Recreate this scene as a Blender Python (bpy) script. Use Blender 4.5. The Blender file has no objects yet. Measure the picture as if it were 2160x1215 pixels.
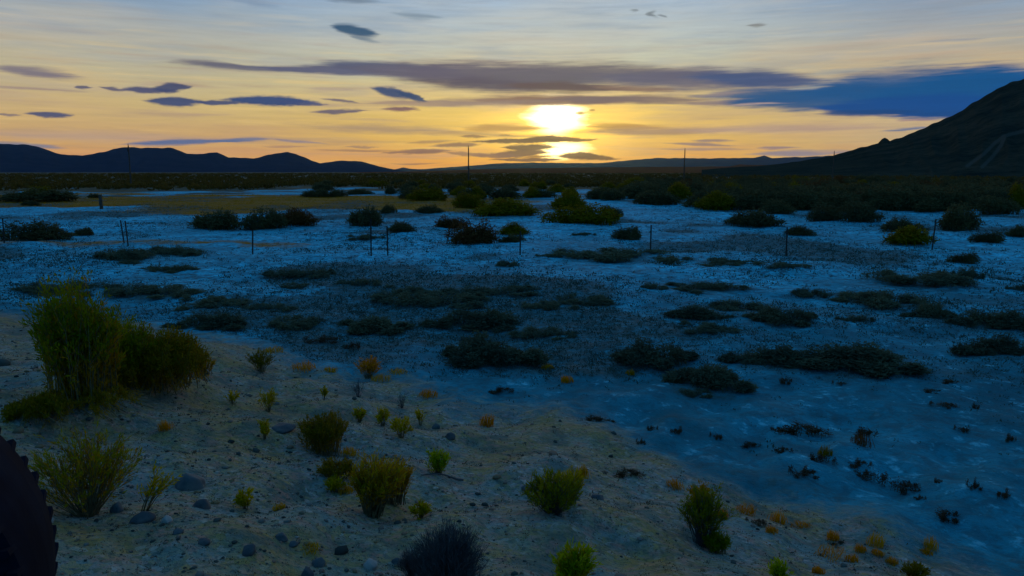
import bpy, math
import numpy as np
from math import radians, sin, cos, tan, atan, atan2, asin, sqrt, pi, exp

S = bpy.context.scene
COL = S.collection

# ------------------------------------------------------------------ camera
CAM_Z = 3.2
FPX = 1560.0                       # focal length in photo pixels (2160 wide)
HOR = 362.0                        # horizon row in the photo
PITCH = atan((607.5 - HOR) / FPX)
cam_d = bpy.data.cameras.new("camera")
cam = bpy.data.objects.new("camera", cam_d)
COL.objects.link(cam)
cam_d.sensor_width = 36.0
cam_d.lens = 36.0 * FPX / 2160.0
cam_d.clip_start = 0.05
cam_d.clip_end = 200000.0
cam.location = (0, 0, CAM_Z)
cam.rotation_euler = (pi / 2 - PITCH, 0, 0)
S.camera = cam
S.view_settings.view_transform = 'Standard'
S.view_settings.look = 'None'
S.view_settings.exposure = 0.0
S.view_settings.gamma = 1.0


def ray(px, py):
    a = (px - 1080.0) / FPX
    b = -(py - 607.5) / FPX
    d = np.array([a, cos(PITCH) + b * sin(PITCH), -sin(PITCH) + b * cos(PITCH)])
    return d / np.linalg.norm(d)


def azel(px, py):
    d = ray(px, py)
    return atan2(d[0], d[1]), asin(d[2])


def lin(c):
    return tuple(((v / 255.0) / 12.92 if v / 255.0 <= 0.04045 else ((v / 255.0 + 0.055) / 1.055) ** 2.4) for v in c)


# ------------------------------------------------------------------ sun
SUN_AZ, SUN_EL = azel(1172, 292)
sun_d = bpy.data.lights.new("sun", 'SUN')
sun = bpy.data.objects.new("sun", sun_d)
COL.objects.link(sun)
sun_d.energy = 0.28
sun_d.angle = radians(14.0)
sun_d.color = (1.0, 0.60, 0.16)
sun.rotation_euler = (-(pi / 2 - SUN_EL) , 0, -SUN_AZ)      # light travels from the sun toward the viewer
sun.location = (0, 0, 50)

# ------------------------------------------------------------------ world: sky and clouds by direction
W = bpy.data.worlds.new("World")
S.world = W
W.use_nodes = True
nt = W.node_tree
nt.nodes.clear()


def N(tree, typ, **kw):
    n = tree.nodes.new(typ)
    for k, v in kw.items():
        setattr(n, k, v)
    return n


def L(tree, a, b):
    tree.links.new(a, b)


def mth(tree, op, a, b=None, c=None, clamp=False):
    n = tree.nodes.new('ShaderNodeMath')
    n.operation = op
    n.use_clamp = clamp
    for i, v in enumerate((a, b, c)):
        if v is None:
            continue
        if isinstance(v, (int, float)):
            n.inputs[i].default_value = v
        else:
            tree.links.new(v, n.inputs[i])
    return n.outputs[0]


def mixc(tree, fac, a, b, mode='MIX'):
    n = tree.nodes.new('ShaderNodeMix')
    n.data_type = 'RGBA'
    n.blend_type = mode
    for sock, v in ((n.inputs[0], fac), (n.inputs[6], a), (n.inputs[7], b)):
        if isinstance(v, (int, float)):
            sock.default_value = v
        elif isinstance(v, tuple):
            sock.default_value = (*v[:3], 1.0)
        else:
            tree.links.new(v, sock)
    return n.outputs[2]


def ramp(tree, fac, stops, interp='LINEAR'):
    n = tree.nodes.new('ShaderNodeValToRGB')
    n.color_ramp.interpolation = interp
    el = n.color_ramp.elements
    while len(el) > 1:
        el.remove(el[-1])
    for i, (p, c) in enumerate(stops):
        e = el[0] if i == 0 else el.new(p)
        e.position = p
        e.color = (*c[:3], 1.0)
    tree.links.new(fac, n.inputs[0])
    return n.outputs[0]


def mrange(tree, v, a, b, c=0.0, d=1.0, interp='LINEAR'):
    n = tree.nodes.new('ShaderNodeMapRange')
    n.interpolation_type = interp
    n.clamp = True
    tree.links.new(v, n.inputs[0])
    for i, x in enumerate((a, b, c, d)):
        n.inputs[1 + i].default_value = x
    return n.outputs[0]


tc = N(nt, 'ShaderNodeTexCoord')
sep = N(nt, 'ShaderNodeSeparateXYZ')
L(nt, tc.outputs['Generated'], sep.inputs[0])
az = mth(nt, 'ARCTAN2', sep.outputs[0], sep.outputs[1])
el = mth(nt, 'ARCSINE', sep.outputs[2])
comb = N(nt, 'ShaderNodeCombineXYZ')
L(nt, az, comb.inputs[0])
L(nt, el, comb.inputs[1])


def sky_noise(sx, sy, detail, seed, rough=0.55):
    mp = N(nt, 'ShaderNodeMapping')
    mp.inputs['Scale'].default_value = (sx, sy, 1)
    mp.inputs['Location'].default_value = (seed * 3.1, seed * 1.7, seed)
    L(nt, comb.outputs[0], mp.inputs[0])
    nz = N(nt, 'ShaderNodeTexNoise')
    nz.inputs['Scale'].default_value = 1.0
    nz.inputs['Detail'].default_value = detail
    nz.inputs['Roughness'].default_value = rough
    L(nt, mp.outputs[0], nz.inputs['Vector'])
    return nz


def warped(noise, ax, ay):
    v = N(nt, 'ShaderNodeVectorMath', operation='SUBTRACT')
    L(nt, noise.outputs['Color'], v.inputs[0])
    v.inputs[1].default_value = (0.5, 0.5, 0.5)
    m = N(nt, 'ShaderNodeVectorMath', operation='MULTIPLY')
    L(nt, v.outputs[0], m.inputs[0])
    m.inputs[1].default_value = (ax, ay, 0)
    a = N(nt, 'ShaderNodeVectorMath', operation='ADD')
    L(nt, comb.outputs[0], a.inputs[0])
    L(nt, m.outputs[0], a.inputs[1])
    return a.outputs[0]


n_soft = sky_noise(9, 60, 5, 1)
n_fine = sky_noise(45, 150, 6, 2, 0.62)
n_streak = sky_noise(6, 110, 5, 3, 0.6)
n_big = sky_noise(3.0, 14, 3, 4)
V_SOFT = warped(n_soft, 0.075, 0.0125)
V_FINE = warped(n_fine, 0.016, 0.0062)
n_fib = sky_noise(14, 210, 6, 8, 0.65)
FIB = mth(nt, 'MULTIPLY_ADD', n_fib.outputs[0], 0.85, -0.42)
FIB_F = mth(nt, 'MULTIPLY_ADD', n_fine.outputs[0], 0.7, -0.35)

# clear-sky gradient with elevation, warm toward the sunset and blue overhead
EL_TOP = radians(90)


def E(y):
    return azel(1080, y)[1]


def pos(e):                      # ramp position with sqrt spread so that the low sky gets room
    return sqrt(max(0.0, e) / EL_TOP)


elp = mth(nt, 'SQRT', mth(nt, 'DIVIDE', mth(nt, 'MAXIMUM', el, 0.0), EL_TOP))
grad_c = ramp(nt, elp, [
    (0.0, lin((232, 142, 50))), (pos(E(335)), lin((238, 164, 52))), (pos(E(290)), lin((234, 184, 76))),
    (pos(E(230)), lin((226, 192, 104))), (pos(E(160)), lin((206, 198, 156))), (pos(E(90)), lin((192, 198, 188))),
    (pos(E(10)), lin((168, 188, 206))), (pos(radians(18)), (0.15, 0.34, 0.60)), (pos(radians(30)), (0.045, 0.25, 0.58)),
    (pos(radians(55)), (0.022, 0.20, 0.50)), (1.0, (0.018, 0.18, 0.47))])
grad_l = ramp(nt, elp, [
    (0.0, lin((226, 156, 84))), (pos(E(335)), lin((230, 166, 84))), (pos(E(290)), lin((212, 170, 106))),
    (pos(E(230)), lin((206, 182, 124))), (pos(E(160)), lin((188, 180, 150))), (pos(E(90)), lin((172, 174, 168))),
    (pos(E(90) * .45 + E(10) * .55), lin((146, 164, 180))), (pos(E(10)), lin((112, 150, 188))), (pos(radians(18)), (0.10, 0.28, 0.54)), (pos(radians(30)), (0.042, 0.24, 0.56)),
    (pos(radians(55)), (0.022, 0.20, 0.50)), (1.0, (0.018, 0.18, 0.47))])
grad_r = ramp(nt, elp, [
    (0.0, lin((214, 172, 100))), (pos(E(335)), lin((222, 186, 112))), (pos(E(290)), lin((206, 176, 132))),
    (pos(E(230)), lin((202, 180, 138))), (pos(E(160)), lin((176, 172, 152))), (pos(E(90)), lin((160, 166, 170))),
    (pos(E(10)), lin((128, 150, 176))), (pos(radians(18)), (0.10, 0.28, 0.54)), (pos(radians(30)), (0.042, 0.24, 0.56)),
    (pos(radians(55)), (0.022, 0.20, 0.50)), (1.0, (0.018, 0.18, 0.47))])
grad_back = ramp(nt, elp, [
    (0.0, (0.08, 0.25, 0.52)), (pos(radians(10)), (0.05, 0.23, 0.54)), (pos(radians(40)), (0.026, 0.21, 0.52)),
    (1.0, (0.018, 0.18, 0.47))])
fl = mrange(nt, az, azel(300, 200)[0], azel(1000, 200)[0], 1.0, 0.0, 'SMOOTHSTEP')
fr = mrange(nt, az, azel(1350, 200)[0], azel(2000, 200)[0], 0.0, 1.0, 'SMOOTHSTEP')
fb = mrange(nt, mth(nt, 'ABSOLUTE', az), radians(55), radians(130), 0.0, 1.0, 'SMOOTHSTEP')
sky = mixc(nt, fl, grad_c, grad_l)
sky = mixc(nt, fr, sky, grad_r)
sky = mixc(nt, fb, sky, grad_back)

# thin high cirrus: pale and mauve streaks in the low western sky
low = mth(nt, 'MULTIPLY', mrange(nt, el, E(60), E(180), 0.25, 1.0), mth(nt, 'SUBTRACT', 1.0, fb))
st1 = mrange(nt, n_streak.outputs[0], 0.50, 0.72, 0.0, 0.55, 'SMOOTHSTEP')
sky = mixc(nt, mth(nt, 'MULTIPLY', st1, low), sky, lin((172, 142, 126)))
st2 = mrange(nt, n_streak.outputs[0], 0.46, 0.30, 0.0, 0.35, 'SMOOTHSTEP')
sky = mixc(nt, mth(nt, 'MULTIPLY', st2, low), sky, lin((244, 206, 128)))
st3 = mrange(nt, n_big.outputs[0], 0.42, 0.66, 0.0, 0.40, 'SMOOTHSTEP')
sky = mixc(nt, mth(nt, 'MULTIPLY', st3, mth(nt, 'SUBTRACT', 1.0, fb)), sky,
           mixc(nt, mrange(nt, el, E(170), E(40)), lin((216, 176, 118)), lin((196, 192, 178))))

n_veil = sky_noise(4.5, 46, 7, 12, 0.62)
vl = mrange(nt, n_veil.outputs[0], 0.44, 0.68, 0.0, 0.55, 'SMOOTHSTEP')
sky = mixc(nt, mth(nt, 'MULTIPLY', vl, mth(nt, 'SUBTRACT', 1.0, fb)), sky,
           ramp(nt, elp, [(pos(E(330)), lin((214, 150, 104))), (pos(E(260)), lin((196, 160, 118))), (pos(E(160)), lin((170, 168, 160))), (pos(E(60)), lin((140, 162, 184))), (1.0, (0.03, 0.2, 0.46))]))

# the veiled sun's glow
sd = ray(1172, 262)


def glow(px, py, wx, wy, col, strength, power, inner=0.0):
    a0, e0 = azel(px, py)
    a1, _ = azel(px + wx, py)
    _, e1 = azel(px, py - wy)
    mp = N(nt, 'ShaderNodeMapping', vector_type='TEXTURE')
    mp.inputs['Location'].default_value = (a0, e0, 0)
    mp.inputs['Scale'].default_value = (a1 - a0, e1 - e0, 1)
    L(nt, V_SOFT, mp.inputs[0])
    ln = N(nt, 'ShaderNodeVectorMath', operation='LENGTH')
    L(nt, mp.outputs[0], ln.inputs[0])
    f = mrange(nt, ln.outputs['Value'], 1.0, inner, 0.0, 1.0, 'SMOOTHSTEP')
    f = mth(nt, 'POWER', f, power)
    v = N(nt, 'ShaderNodeVectorMath', operation='SCALE')
    v.inputs[0].default_value = col
    L(nt, mth(nt, 'MULTIPLY', f, strength), v.inputs['Scale'])
    return v.outputs[0]


for g in ((1172, 275, 620, 190, (0.50, 0.27, 0.02), 0.45, 1.6), (1172, 272, 250, 100, (1.0, 0.60, 0.02), 0.75, 1.2),
          (1172, 246, 78, 52, (1.0, 0.92, 0.65), 2.2, 1.0, 0.3), (1192, 317, 72, 28, (1.0, 0.85, 0.40), 2.6, 1.0, 0.25)):
    gl = glow(*g)
    add = N(nt, 'ShaderNodeVectorMath', operation='ADD')
    L(nt, sky, add.inputs[0])
    L(nt, gl, add.inputs[1])
    sky = add.outputs[0]


def cloud(px, py, hw, hh, rot, col, op, inner=0.35, vec=None):
    """one lens of cloud, px half sizes, rot in degrees (positive: right end higher)"""
    global sky
    a0, e0 = azel(px, py)
    a1, _ = azel(px + hw, py)
    _, e1 = azel(px, py - hh)
    mp = N(nt, 'ShaderNodeMapping', vector_type='TEXTURE')
    mp.inputs['Location'].default_value = (a0, e0, 0)
    mp.inputs['Rotation'].default_value = (0, 0, radians(rot))
    mp.inputs['Scale'].default_value = (a1 - a0, e1 - e0, 1)
    # a vanishing link to the layer below keeps the layers evaluated one after another (small shader stack)
    sq = N(nt, 'ShaderNodeVectorMath', operation='MULTIPLY_ADD')
    L(nt, sky, sq.inputs[0])
    sq.inputs[1].default_value = (1e-7, 1e-7, 0)
    L(nt, V_SOFT if vec is None else vec, sq.inputs[2])
    L(nt, sq.outputs[0], mp.inputs[0])
    sx = N(nt, 'ShaderNodeSeparateXYZ')
    L(nt, mp.outputs[0], sx.inputs[0])
    yy = mth(nt, 'ABSOLUTE', sx.outputs[1])
    v = mth(nt, 'MULTIPLY_ADD', sx.outputs[0], sx.outputs[0], mth(nt, 'MULTIPLY', yy, 0.9))
    v = mth(nt, 'ADD', v, FIB if vec is None else FIB_F)
    f = mrange(nt, v, 1.05, inner, 0.0, op, 'SMOOTHSTEP')
    sky = mixc(nt, f, sky, lin(col))


CLOUDS = [
    # high wisps
    (540, 6, 70, 14, -3, (118, 140, 166), .55, 0), (745, 1, 75, 8, 0, (92, 112, 134), .65, 0), (875, 32, 60, 10, -4, (112, 132, 148), .6, 0),
    (752, 64, 54, 18, -6, (48, 82, 112), .95, .35), (768, 84, 34, 6, -10, (92, 114, 132), .6, 0),
    (1342, 22, 14, 5, -15, (120, 128, 132), .7, 0), (1383, 28, 15, 6, -15, (112, 120, 124), .8, 0), (1409, 31, 11, 4, -5, (112, 120, 124), .7, 0),
    (1592, 57, 28, 7, 0, (124, 124, 120), .8, 0), (2010, 84, 90, 4, 0, (140, 146, 158), .5, 0),
    # faint mauve bands low down
    (180, 285, 330, 18, 0, (188, 156, 138), .6, 0), (820, 272, 240, 13, -2, (166, 136, 112), .75, 0), (1000, 284, 170, 9, -1, (170, 132, 96), .7, 0),
    (1060, 271, 96, 11, 0, (196, 146, 74), .9, .2), (1290, 266, 80, 10, 0, (206, 156, 70), .85, .2), (1330, 270, 110, 10, 2, (190, 142, 78), .8, .1), (1400, 277, 200, 13, 0, (170, 132, 104), .85, .2),
    (1640, 272, 300, 15, 0, (182, 150, 136), .75, .1), (700, 296, 200, 9, 0, (186, 148, 108), .6, 0),
    # long grey-mauve band
    (440, 138, 120, 9, 0, (122, 116, 118), .8, .1), (520, 145, 160, 9, -1, (100, 98, 114), .85, .2), (680, 146, 190, 14, 0, (82, 84, 114), .92, .35),
    (820, 141, 170, 15, -2, (74, 80, 112), .92, .3), (900, 156, 210, 20, -4, (102, 98, 114), .85, .2), (1060, 158, 330, 36, -2, (98, 90, 106), .95, .3),
    (1070, 180, 270, 26, -2, (88, 76, 90), .92, .25), (1240, 158, 320, 34, -1, (102, 94, 104), .92, .25), (1180, 184, 150, 13, -2, (96, 74, 74), .9, .3),
    (1450, 168, 270, 32, -2, (96, 92, 112), .92, .25), (1340, 187, 110, 8, -4, (128, 98, 84), .8, .2), (1600, 168, 190, 26, -4, (62, 80, 122), .9, .3),
    (1110, 213, 300, 13, 1, (150, 122, 104), .85, .2), (1180, 213, 200, 12, 0, (140, 106, 84), .92, .45), (1330, 210, 250, 12, 0, (116, 96, 100), .85, .3), (1560, 214, 220, 11, 0, (120, 102, 116), .8, .2),
    (960, 219, 260, 8, 1, (148, 124, 118), .7, .2),
    # deep blue bank on the right
    (1640, 200, 200, 22, -2, (50, 84, 128), .85, .2), (1740, 206, 270, 34, 1, (26, 80, 130), .95, .45), (1900, 186, 310, 52, 1, (20, 80, 134), .95, .3), (2060, 194, 330, 62, 0, (10, 80, 136), 1, .5),
    (2300, 196, 330, 60, 0, (10, 76, 134), 1, .5), (2600, 190, 330, 70, 0, (14, 76, 136), 1, .6), (1960, 224, 290, 26, -1, (6, 70, 136), 1, .65),
    (1820, 238, 130, 9, 0, (14, 64, 122), .95, .3), (2060, 240, 260, 8, -2, (8, 68, 132), .95, .4),
    (1705, 184, 62, 5, 0, (170, 166, 152), .7, 0), (1600, 219, 80, 3.5, 1, (196, 166, 150), .7, 0), (1545, 196, 70, 6, 2, (150, 130, 128), .6, 0),
    (1780, 150, 120, 8, 3, (150, 156, 156), .6, 0),
    # left shelves
    (80, 152, 130, 14, -3, (112, 104, 122), .85, .15), (60, 188, 160, 4, 0, (150, 128, 122), .7, 0),
    (700, 189, 70, 6, 0, (178, 158, 140), .6, 0), (40, 305, 110, 7, -3, (112, 122, 152), .8, .1),
    (390, 300, 150, 9, 2, (70, 100, 152), .9, .25), (500, 296, 70, 6, 2, (84, 106, 152), .8, .2), (620, 299, 80, 5, -3, (116, 114, 146), .75, .1),
    (600, 311, 60, 3, 0, (170, 124, 104), .7, .1), (1925, 270, 80, 5, 3, (58, 96, 150), .8, .1), (1930, 253, 50, 3, 0, (156, 124, 134), .7, .1),
    (1500, 314, 110, 5, 0, (156, 128, 120), .7, .1), (1680, 322, 140, 8, 1, (116, 118, 150), .75, .15), (1480, 303, 95, 5, -2, (134, 110, 116), .8, .2),
    (1500, 296, 62, 3.5, 0, (142, 116, 122), .8, .2), (1640, 311, 60, 5, 0, (128, 108, 130), .75, .2),
    (760, 318, 110, 5, 0, (156, 112, 90), .75, .1), (900, 322, 60, 5, 1, (142, 98, 80), .85, .2), (880, 344, 80, 3, 0, (150, 104, 86), .7, .1),
    (900, 300, 60, 4, 2, (168, 126, 92), .7, .1),
]
CRISP = [
    (175, 184, 22, 5, 0, (84, 82, 108), .9, .3), (236, 187, 32, 6, -4, (88, 84, 108), .9, .3), (310, 190, 66, 8, 0, (72, 74, 108), .95, .4),
    (360, 185, 46, 11, 6, (62, 68, 104), .95, .45), (372, 215, 76, 11, 0, (52, 68, 112), .95, .45), (460, 217, 60, 6, 0, (66, 74, 112), .95, .4),
    (570, 213, 112, 12, 0, (40, 66, 116), .97, .5), (640, 218, 60, 6, -3, (60, 72, 116), .9, .3), (105, 242, 60, 7, 0, (72, 76, 112), .95, .4),
    (14, 242, 34, 3.5, 0, (120, 104, 112), .8, .2), (720, 213, 52, 4, -4, (98, 88, 108), .85, .2), (715, 235, 72, 6, 3, (88, 80, 106), .9, .3),
    (830, 196, 54, 13, -12, (42, 66, 110), .95, .45), (868, 204, 40, 8, -16, (46, 66, 106), .95, .4), (845, 230, 48, 6, 0, (116, 80, 92), .9, .3),
    (1225, 239, 14, 5, 0, (190, 150, 60), .9, .2), (1248, 233, 9, 4, 0, (190, 150, 80), .8, .2),
    (1110, 297, 140, 6, 1, (112, 78, 46), .97, .5), (1150, 293, 60, 8, 2, (116, 78, 40), .97, .5), (1215, 295, 50, 6, 0, (136, 92, 36), .95, .4),
    (1116, 311, 68, 8, 1, (116, 80, 44), .97, .5), (1096, 324, 72, 9, 3, (124, 84, 56), .97, .5), (1050, 328, 60, 7, 0, (140, 98, 74), .92, .4),
    (1224, 329, 58, 9, 0, (112, 70, 34), .97, .5), (1262, 333, 56, 5, -2, (118, 76, 36), .95, .4), (1110, 337, 90, 5, 0, (120, 76, 50), .95, .4),
    (1140, 330, 40, 4, 4, (150, 100, 44), .9, .3),
    (1000, 288, 36, 4, 0, (150, 108, 66), .9, .3), (1065, 285, 18, 2.5, 0, (150, 108, 60), .85, .2), (960, 306, 60, 6, 2, (146, 106, 80), .9, .3),
    (880, 320, 90, 6, 2, (140, 98, 84), .9, .4), (990, 325, 70, 6, -3, (150, 108, 82), .85, .3), (760, 310, 46, 3, 0, (160, 122, 100), .75, .2),
]
for c in CLOUDS:
    cloud(*c)
for c in CRISP:
    cloud(*c, vec=V_FINE)

nish = N(nt, 'ShaderNodeTexSky', sky_type='NISHITA')
nish.sun_disc = False
nish.sun_elevation = SUN_EL
nish.sun_rotation = SUN_AZ
n_lay = sky_noise(7, 130, 6, 21, 0.62)
lay = mth(nt, 'ADD', mth(nt, 'MULTIPLY', n_lay.outputs[0], 0.55), mth(nt, 'MULTIPLY', n_fib.outputs[0], 0.45))
lay = mrange(nt, lay, 0.36, 0.64, 0.93, 1.06)
lmul = N(nt, 'ShaderNodeVectorMath', operation='SCALE')
L(nt, sky, lmul.inputs[0])
L(nt, lay, lmul.inputs['Scale'])
sky = lmul.outputs[0]
bg1 = N(nt, 'ShaderNodeBackground')
L(nt, sky, bg1.inputs[0])
bg1.inputs[1].default_value = 1.0
bg2 = N(nt, 'ShaderNodeBackground')
L(nt, nish.outputs[0], bg2.inputs[0])
bg2.inputs[1].default_value = 0.0006
ads = N(nt, 'ShaderNodeAddShader')
L(nt, bg1.outputs[0], ads.inputs[0])
L(nt, bg2.outputs[0], ads.inputs[1])
wo = N(nt, 'ShaderNodeOutputWorld')
L(nt, ads.outputs[0], wo.inputs[0])
W.cycles.sampling_method = 'MANUAL'
W.cycles.sample_map_resolution = 512

# ------------------------------------------------------------------ terrain functions
_rt = np.random.default_rng(7)
_WV = []
for lam, amp in ((9.0, 0.045), (4.2, 0.03), (2.1, 0.018), (1.0, 0.012), (0.45, 0.007)):
    for _ in range(5):
        th = _rt.uniform(0, 2 * pi)
        _WV.append((cos(th) * 2 * pi / lam, sin(th) * 2 * pi / lam, _rt.uniform(0, 2 * pi), amp * 0.5))

_WV2 = []
for lam, amp in ((1.4, 0.035), (0.7, 0.018), (0.33, 0.009)):
    for _ in range(5):
        th = _rt.uniform(0, 2 * pi)
        _WV2.append((cos(th) * 2 * pi / lam, sin(th) * 2 * pi / lam, _rt.uniform(0, 2 * pi), amp * 0.5))


def sstep(a, b, x):
    t = np.clip((x - a) / (b - a), 0, 1)
    return t * t * (3 - 2 * t)


def toe(x):
    return 6.7 - 0.34 * np.maximum(0, -x - 4.0) + 0.35 * np.sin(x * 0.9 + 1.0) + 0.18 * np.sin(x * 2.3)


def bank_s(x, y):
    return 0.68 * x + 0.73 * y


MOUNDS = []


def hz(x, y):
    x = np.asarray(x, float)
    y = np.asarray(y, float)
    s = bank_s(x, y)
    t = toe(x)
    u = np.clip(s / np.maximum(t, 0.5), -2.5, 1.15)
    zb = 1.62 * (1 - u)
    zb = np.where(u < -0.1, 1.62 * 1.1 + 0.25 * (-0.1 - u), zb)
    zb = np.log1p(np.exp(np.clip(zb * 9, -50, 50))) / 9            # soft toe
    r = np.sqrt(x * x + y * y)
    und = np.zeros_like(x)
    for kx, ky, ph, a in _WV:
        und = und + a * np.sin(kx * x + ky * y + ph)
    und = und * (0.35 + 0.65 * sstep(5, 14, r)) * (1 - sstep(60, 160, r))
    near = 1 - sstep(9, 15, r)
    und2 = np.zeros_like(x)
    for kx, ky, ph, a in _WV2:
        und2 = und2 + a * np.sin(kx * x + ky * y + ph)
    z = zb + und + und2 * near
    for mx, my, mr, mh in MOUNDS:
        z = z + mh * np.exp(-((x - mx) ** 2 + (y - my) ** 2) / mr ** 2)
    return z


def pt(px, py):
    """the place on the ground seen at a photo pixel"""
    d = ray(px, py)
    t, st = 1.0, 0.02
    prev = 1.0
    while t < 4000:
        p = np.array([0, 0, CAM_Z]) + d * t
        if p[2] <= float(hz(p[0], p[1])):
            lo, hi = prev, t
            for _ in range(24):
                m = (lo + hi) / 2
                q = np.array([0, 0, CAM_Z]) + d * m
                if q[2] <= float(hz(q[0], q[1])):
                    hi = m
                else:
                    lo = m
            p = np.array([0, 0, CAM_Z]) + d * hi
            return np.array([p[0], p[1], float(hz(p[0], p[1]))])
        prev = t
        t *= 1.006
    return np.array([d[0] * 2000, d[1] * 2000, 0.0])


def depth(p):
    return p[1] * cos(PITCH) - (p[2] - CAM_Z) * sin(PITCH)


_m1 = pt(300, 822)
_m2 = pt(165, 850)
MOUNDS.append((_m1[0], _m1[1], 0.8, 0.20))
MOUNDS.append((-1.45, 1.15, 1.0, 0.30))
MOUNDS.append((_m2[0], _m2[1], 0.9, 0.12))

# ------------------------------------------------------------------ mesh helpers


def mesh_from(name, verts, faces, mat=None, smooth=False):
    """verts (N,3); faces: (M,k) int array or list of such arrays"""
    me = bpy.data.meshes.new(name)
    verts = np.asarray(verts, np.float32)
    if not isinstance(faces, list):
        faces = [faces]
    faces = [np.asarray(f, np.int32) for f in faces if len(f)]
    me.vertices.add(len(verts))
    me.vertices.foreach_set('co', verts.ravel())
    nl = sum(f.size for f in faces)
    npoly = sum(len(f) for f in faces)
    me.loops.add(nl)
    me.loops.foreach_set('vertex_index', np.concatenate([f.ravel() for f in faces]))
    me.polygons.add(npoly)
    tot = np.concatenate([np.full(len(f), f.shape[1], np.int32) for f in faces])
    st = np.concatenate([[0], np.cumsum(tot)[:-1]]).astype(np.int32)
    me.polygons.foreach_set('loop_start', st)
    me.polygons.foreach_set('loop_total', tot)
    me.update(calc_edges=True)
    me.validate()
    if smooth:
        me.shade_smooth()
    if mat:
        me.materials.append(mat)
    return me


def link(name, data, parent=None):
    o = bpy.data.objects.new(name, data)
    COL.objects.link(o)
    if parent:
        o.parent = parent
    return o


def tag(o, label, cat, group=None):
    o['label'] = label
    o['category'] = cat
    if group:
        o['group'] = group
    return o


def grid_faces(ni, nj):
    i, j = np.meshgrid(np.arange(ni - 1), np.arange(nj - 1), indexing='ij')
    a = (i * nj + j).ravel()
    return np.stack([a, a + nj, a + nj + 1, a + 1], 1)


# ------------------------------------------------------------------ materials


def new_mat(name):
    m = bpy.data.materials.new(name)
    m.use_nodes = True
    t = m.node_tree
    t.nodes.clear()
    out = t.nodes.new('ShaderNodeOutputMaterial')
    return m, t, out


def pnoise(t, vec, scale, detail=4, rough=0.55, dist=0.0):
    n = t.nodes.new('ShaderNodeTexNoise')
    n.inputs['Scale'].default_value = scale
    n.inputs['Detail'].default_value = detail
    n.inputs['Roughness'].default_value = rough
    n.inputs['Distortion'].default_value = dist
    t.links.new(vec, n.inputs['Vector'])
    return n.outputs[0]


def leaf_mat(name, c1, c2, trans=0.35, scale=3.0):
    m, t, out = new_mat(name)
    g = t.nodes.new('ShaderNodeNewGeometry')
    oi = t.nodes.new('ShaderNodeObjectInfo')
    nz = pnoise(t, g.outputs['Position'], scale, 3)
    f = mrange(t, nz, 0.35, 0.65)
    f2 = mth(t, 'ADD', mth(t, 'MULTIPLY', f, 0.6), mth(t, 'MULTIPLY', oi.outputs['Random'], 0.4), clamp=True)
    c = mixc(t, f2, c1, c2)
    d = t.nodes.new('ShaderNodeBsdfDiffuse')
    tr = t.nodes.new('ShaderNodeBsdfTranslucent')
    mx = t.nodes.new('ShaderNodeMixShader')
    t.links.new(c, d.inputs[0])
    t.links.new(c, tr.inputs[0])
    mx.inputs[0].default_value = trans
    t.links.new(d.outputs[0], mx.inputs[1])
    t.links.new(tr.outputs[0], mx.inputs[2])
    t.links.new(mx.outputs[0], out.inputs[0])
    return m


def plain_mat(name, c1, c2, rough=0.8, scale=8.0, bump=0.0, spec=0.3, metal=0.0, coord='Object'):
    m, t, out = new_mat(name)
    tcn = t.nodes.new('ShaderNodeTexCoord')
    nz = pnoise(t, tcn.outputs[coord], scale, 5, 0.6)
    c = mixc(t, mrange(t, nz, 0.35, 0.65), c1, c2)
    b = t.nodes.new('ShaderNodeBsdfPrincipled')
    t.links.new(c, b.inputs['Base Color'])
    b.inputs['Roughness'].default_value = rough
    b.inputs['Specular IOR Level'].default_value = spec
    b.inputs['Metallic'].default_value = metal
    if bump:
        bp = t.nodes.new('ShaderNodeBump')
        bp.inputs['Strength'].default_value = bump
        bp.inputs['Distance'].default_value = 0.01
        t.links.new(nz, bp.inputs['Height'])
        t.links.new(bp.outputs[0], b.inputs['Normal'])
    t.links.new(b.outputs[0], out.inputs[0])
    return m


M_SAGE = leaf_mat("sage_leaf", (0.062, 0.062, 0.030), (0.130, 0.105, 0.038), 0.3, 2.0)
M_BRUSH = leaf_mat("low_brush_leaf", (0.046, 0.066, 0.044), (0.115, 0.120, 0.060), 0.25, 2.0)
M_STUB = leaf_mat("stubble_leaf", (0.025, 0.065, 0.055), (0.060, 0.10, 0.070), 0.2, 1.0)
M_FAR_GLOW = leaf_mat("far_sage_glow_leaf", (0.085, 0.052, 0.012), (0.16, 0.090, 0.016), 0.3, 0.1)  # brown pushed warm to carry the low sun's glow on the far brush
M_OLIVE = leaf_mat("olive_leaf", (0.14, 0.105, 0.005), (0.24, 0.15, 0.007), 0.38, 2.5)
M_RUST = leaf_mat("rust_leaf", (0.11, 0.045, 0.015), (0.15, 0.070, 0.022), 0.3, 2.0)
M_MAT = leaf_mat("saltbush_leaf", (0.070, 0.095, 0.060), (0.135, 0.140, 0.072), 0.3, 2.0)
M_GREEN = leaf_mat("greasewood_leaf", (0.10, 0.145, 0.003), (0.29, 0.24, 0.004), 0.45, 6.0)
M_YGREEN = leaf_mat("rabbitbrush_leaf", (0.28, 0.23, 0.003), (0.48, 0.33, 0.005), 0.45, 9.0)
M_BGREEN = leaf_mat("fresh_leaf", (0.22, 0.29, 0.004), (0.38, 0.38, 0.005), 0.45, 9.0)
M_BROWN = leaf_mat("brown_leaf", (0.26, 0.13, 0.004), (0.44, 0.225, 0.005), 0.45, 7.0)
M_DRY = leaf_mat("dry_grass", (0.46, 0.15, 0.004), (0.60, 0.235, 0.006), 0.4, 12.0)
M_YELLOW = leaf_mat("yellow_grass", (0.44, 0.215, 0.006), (0.56, 0.29, 0.01), 0.4, 12.0)
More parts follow.
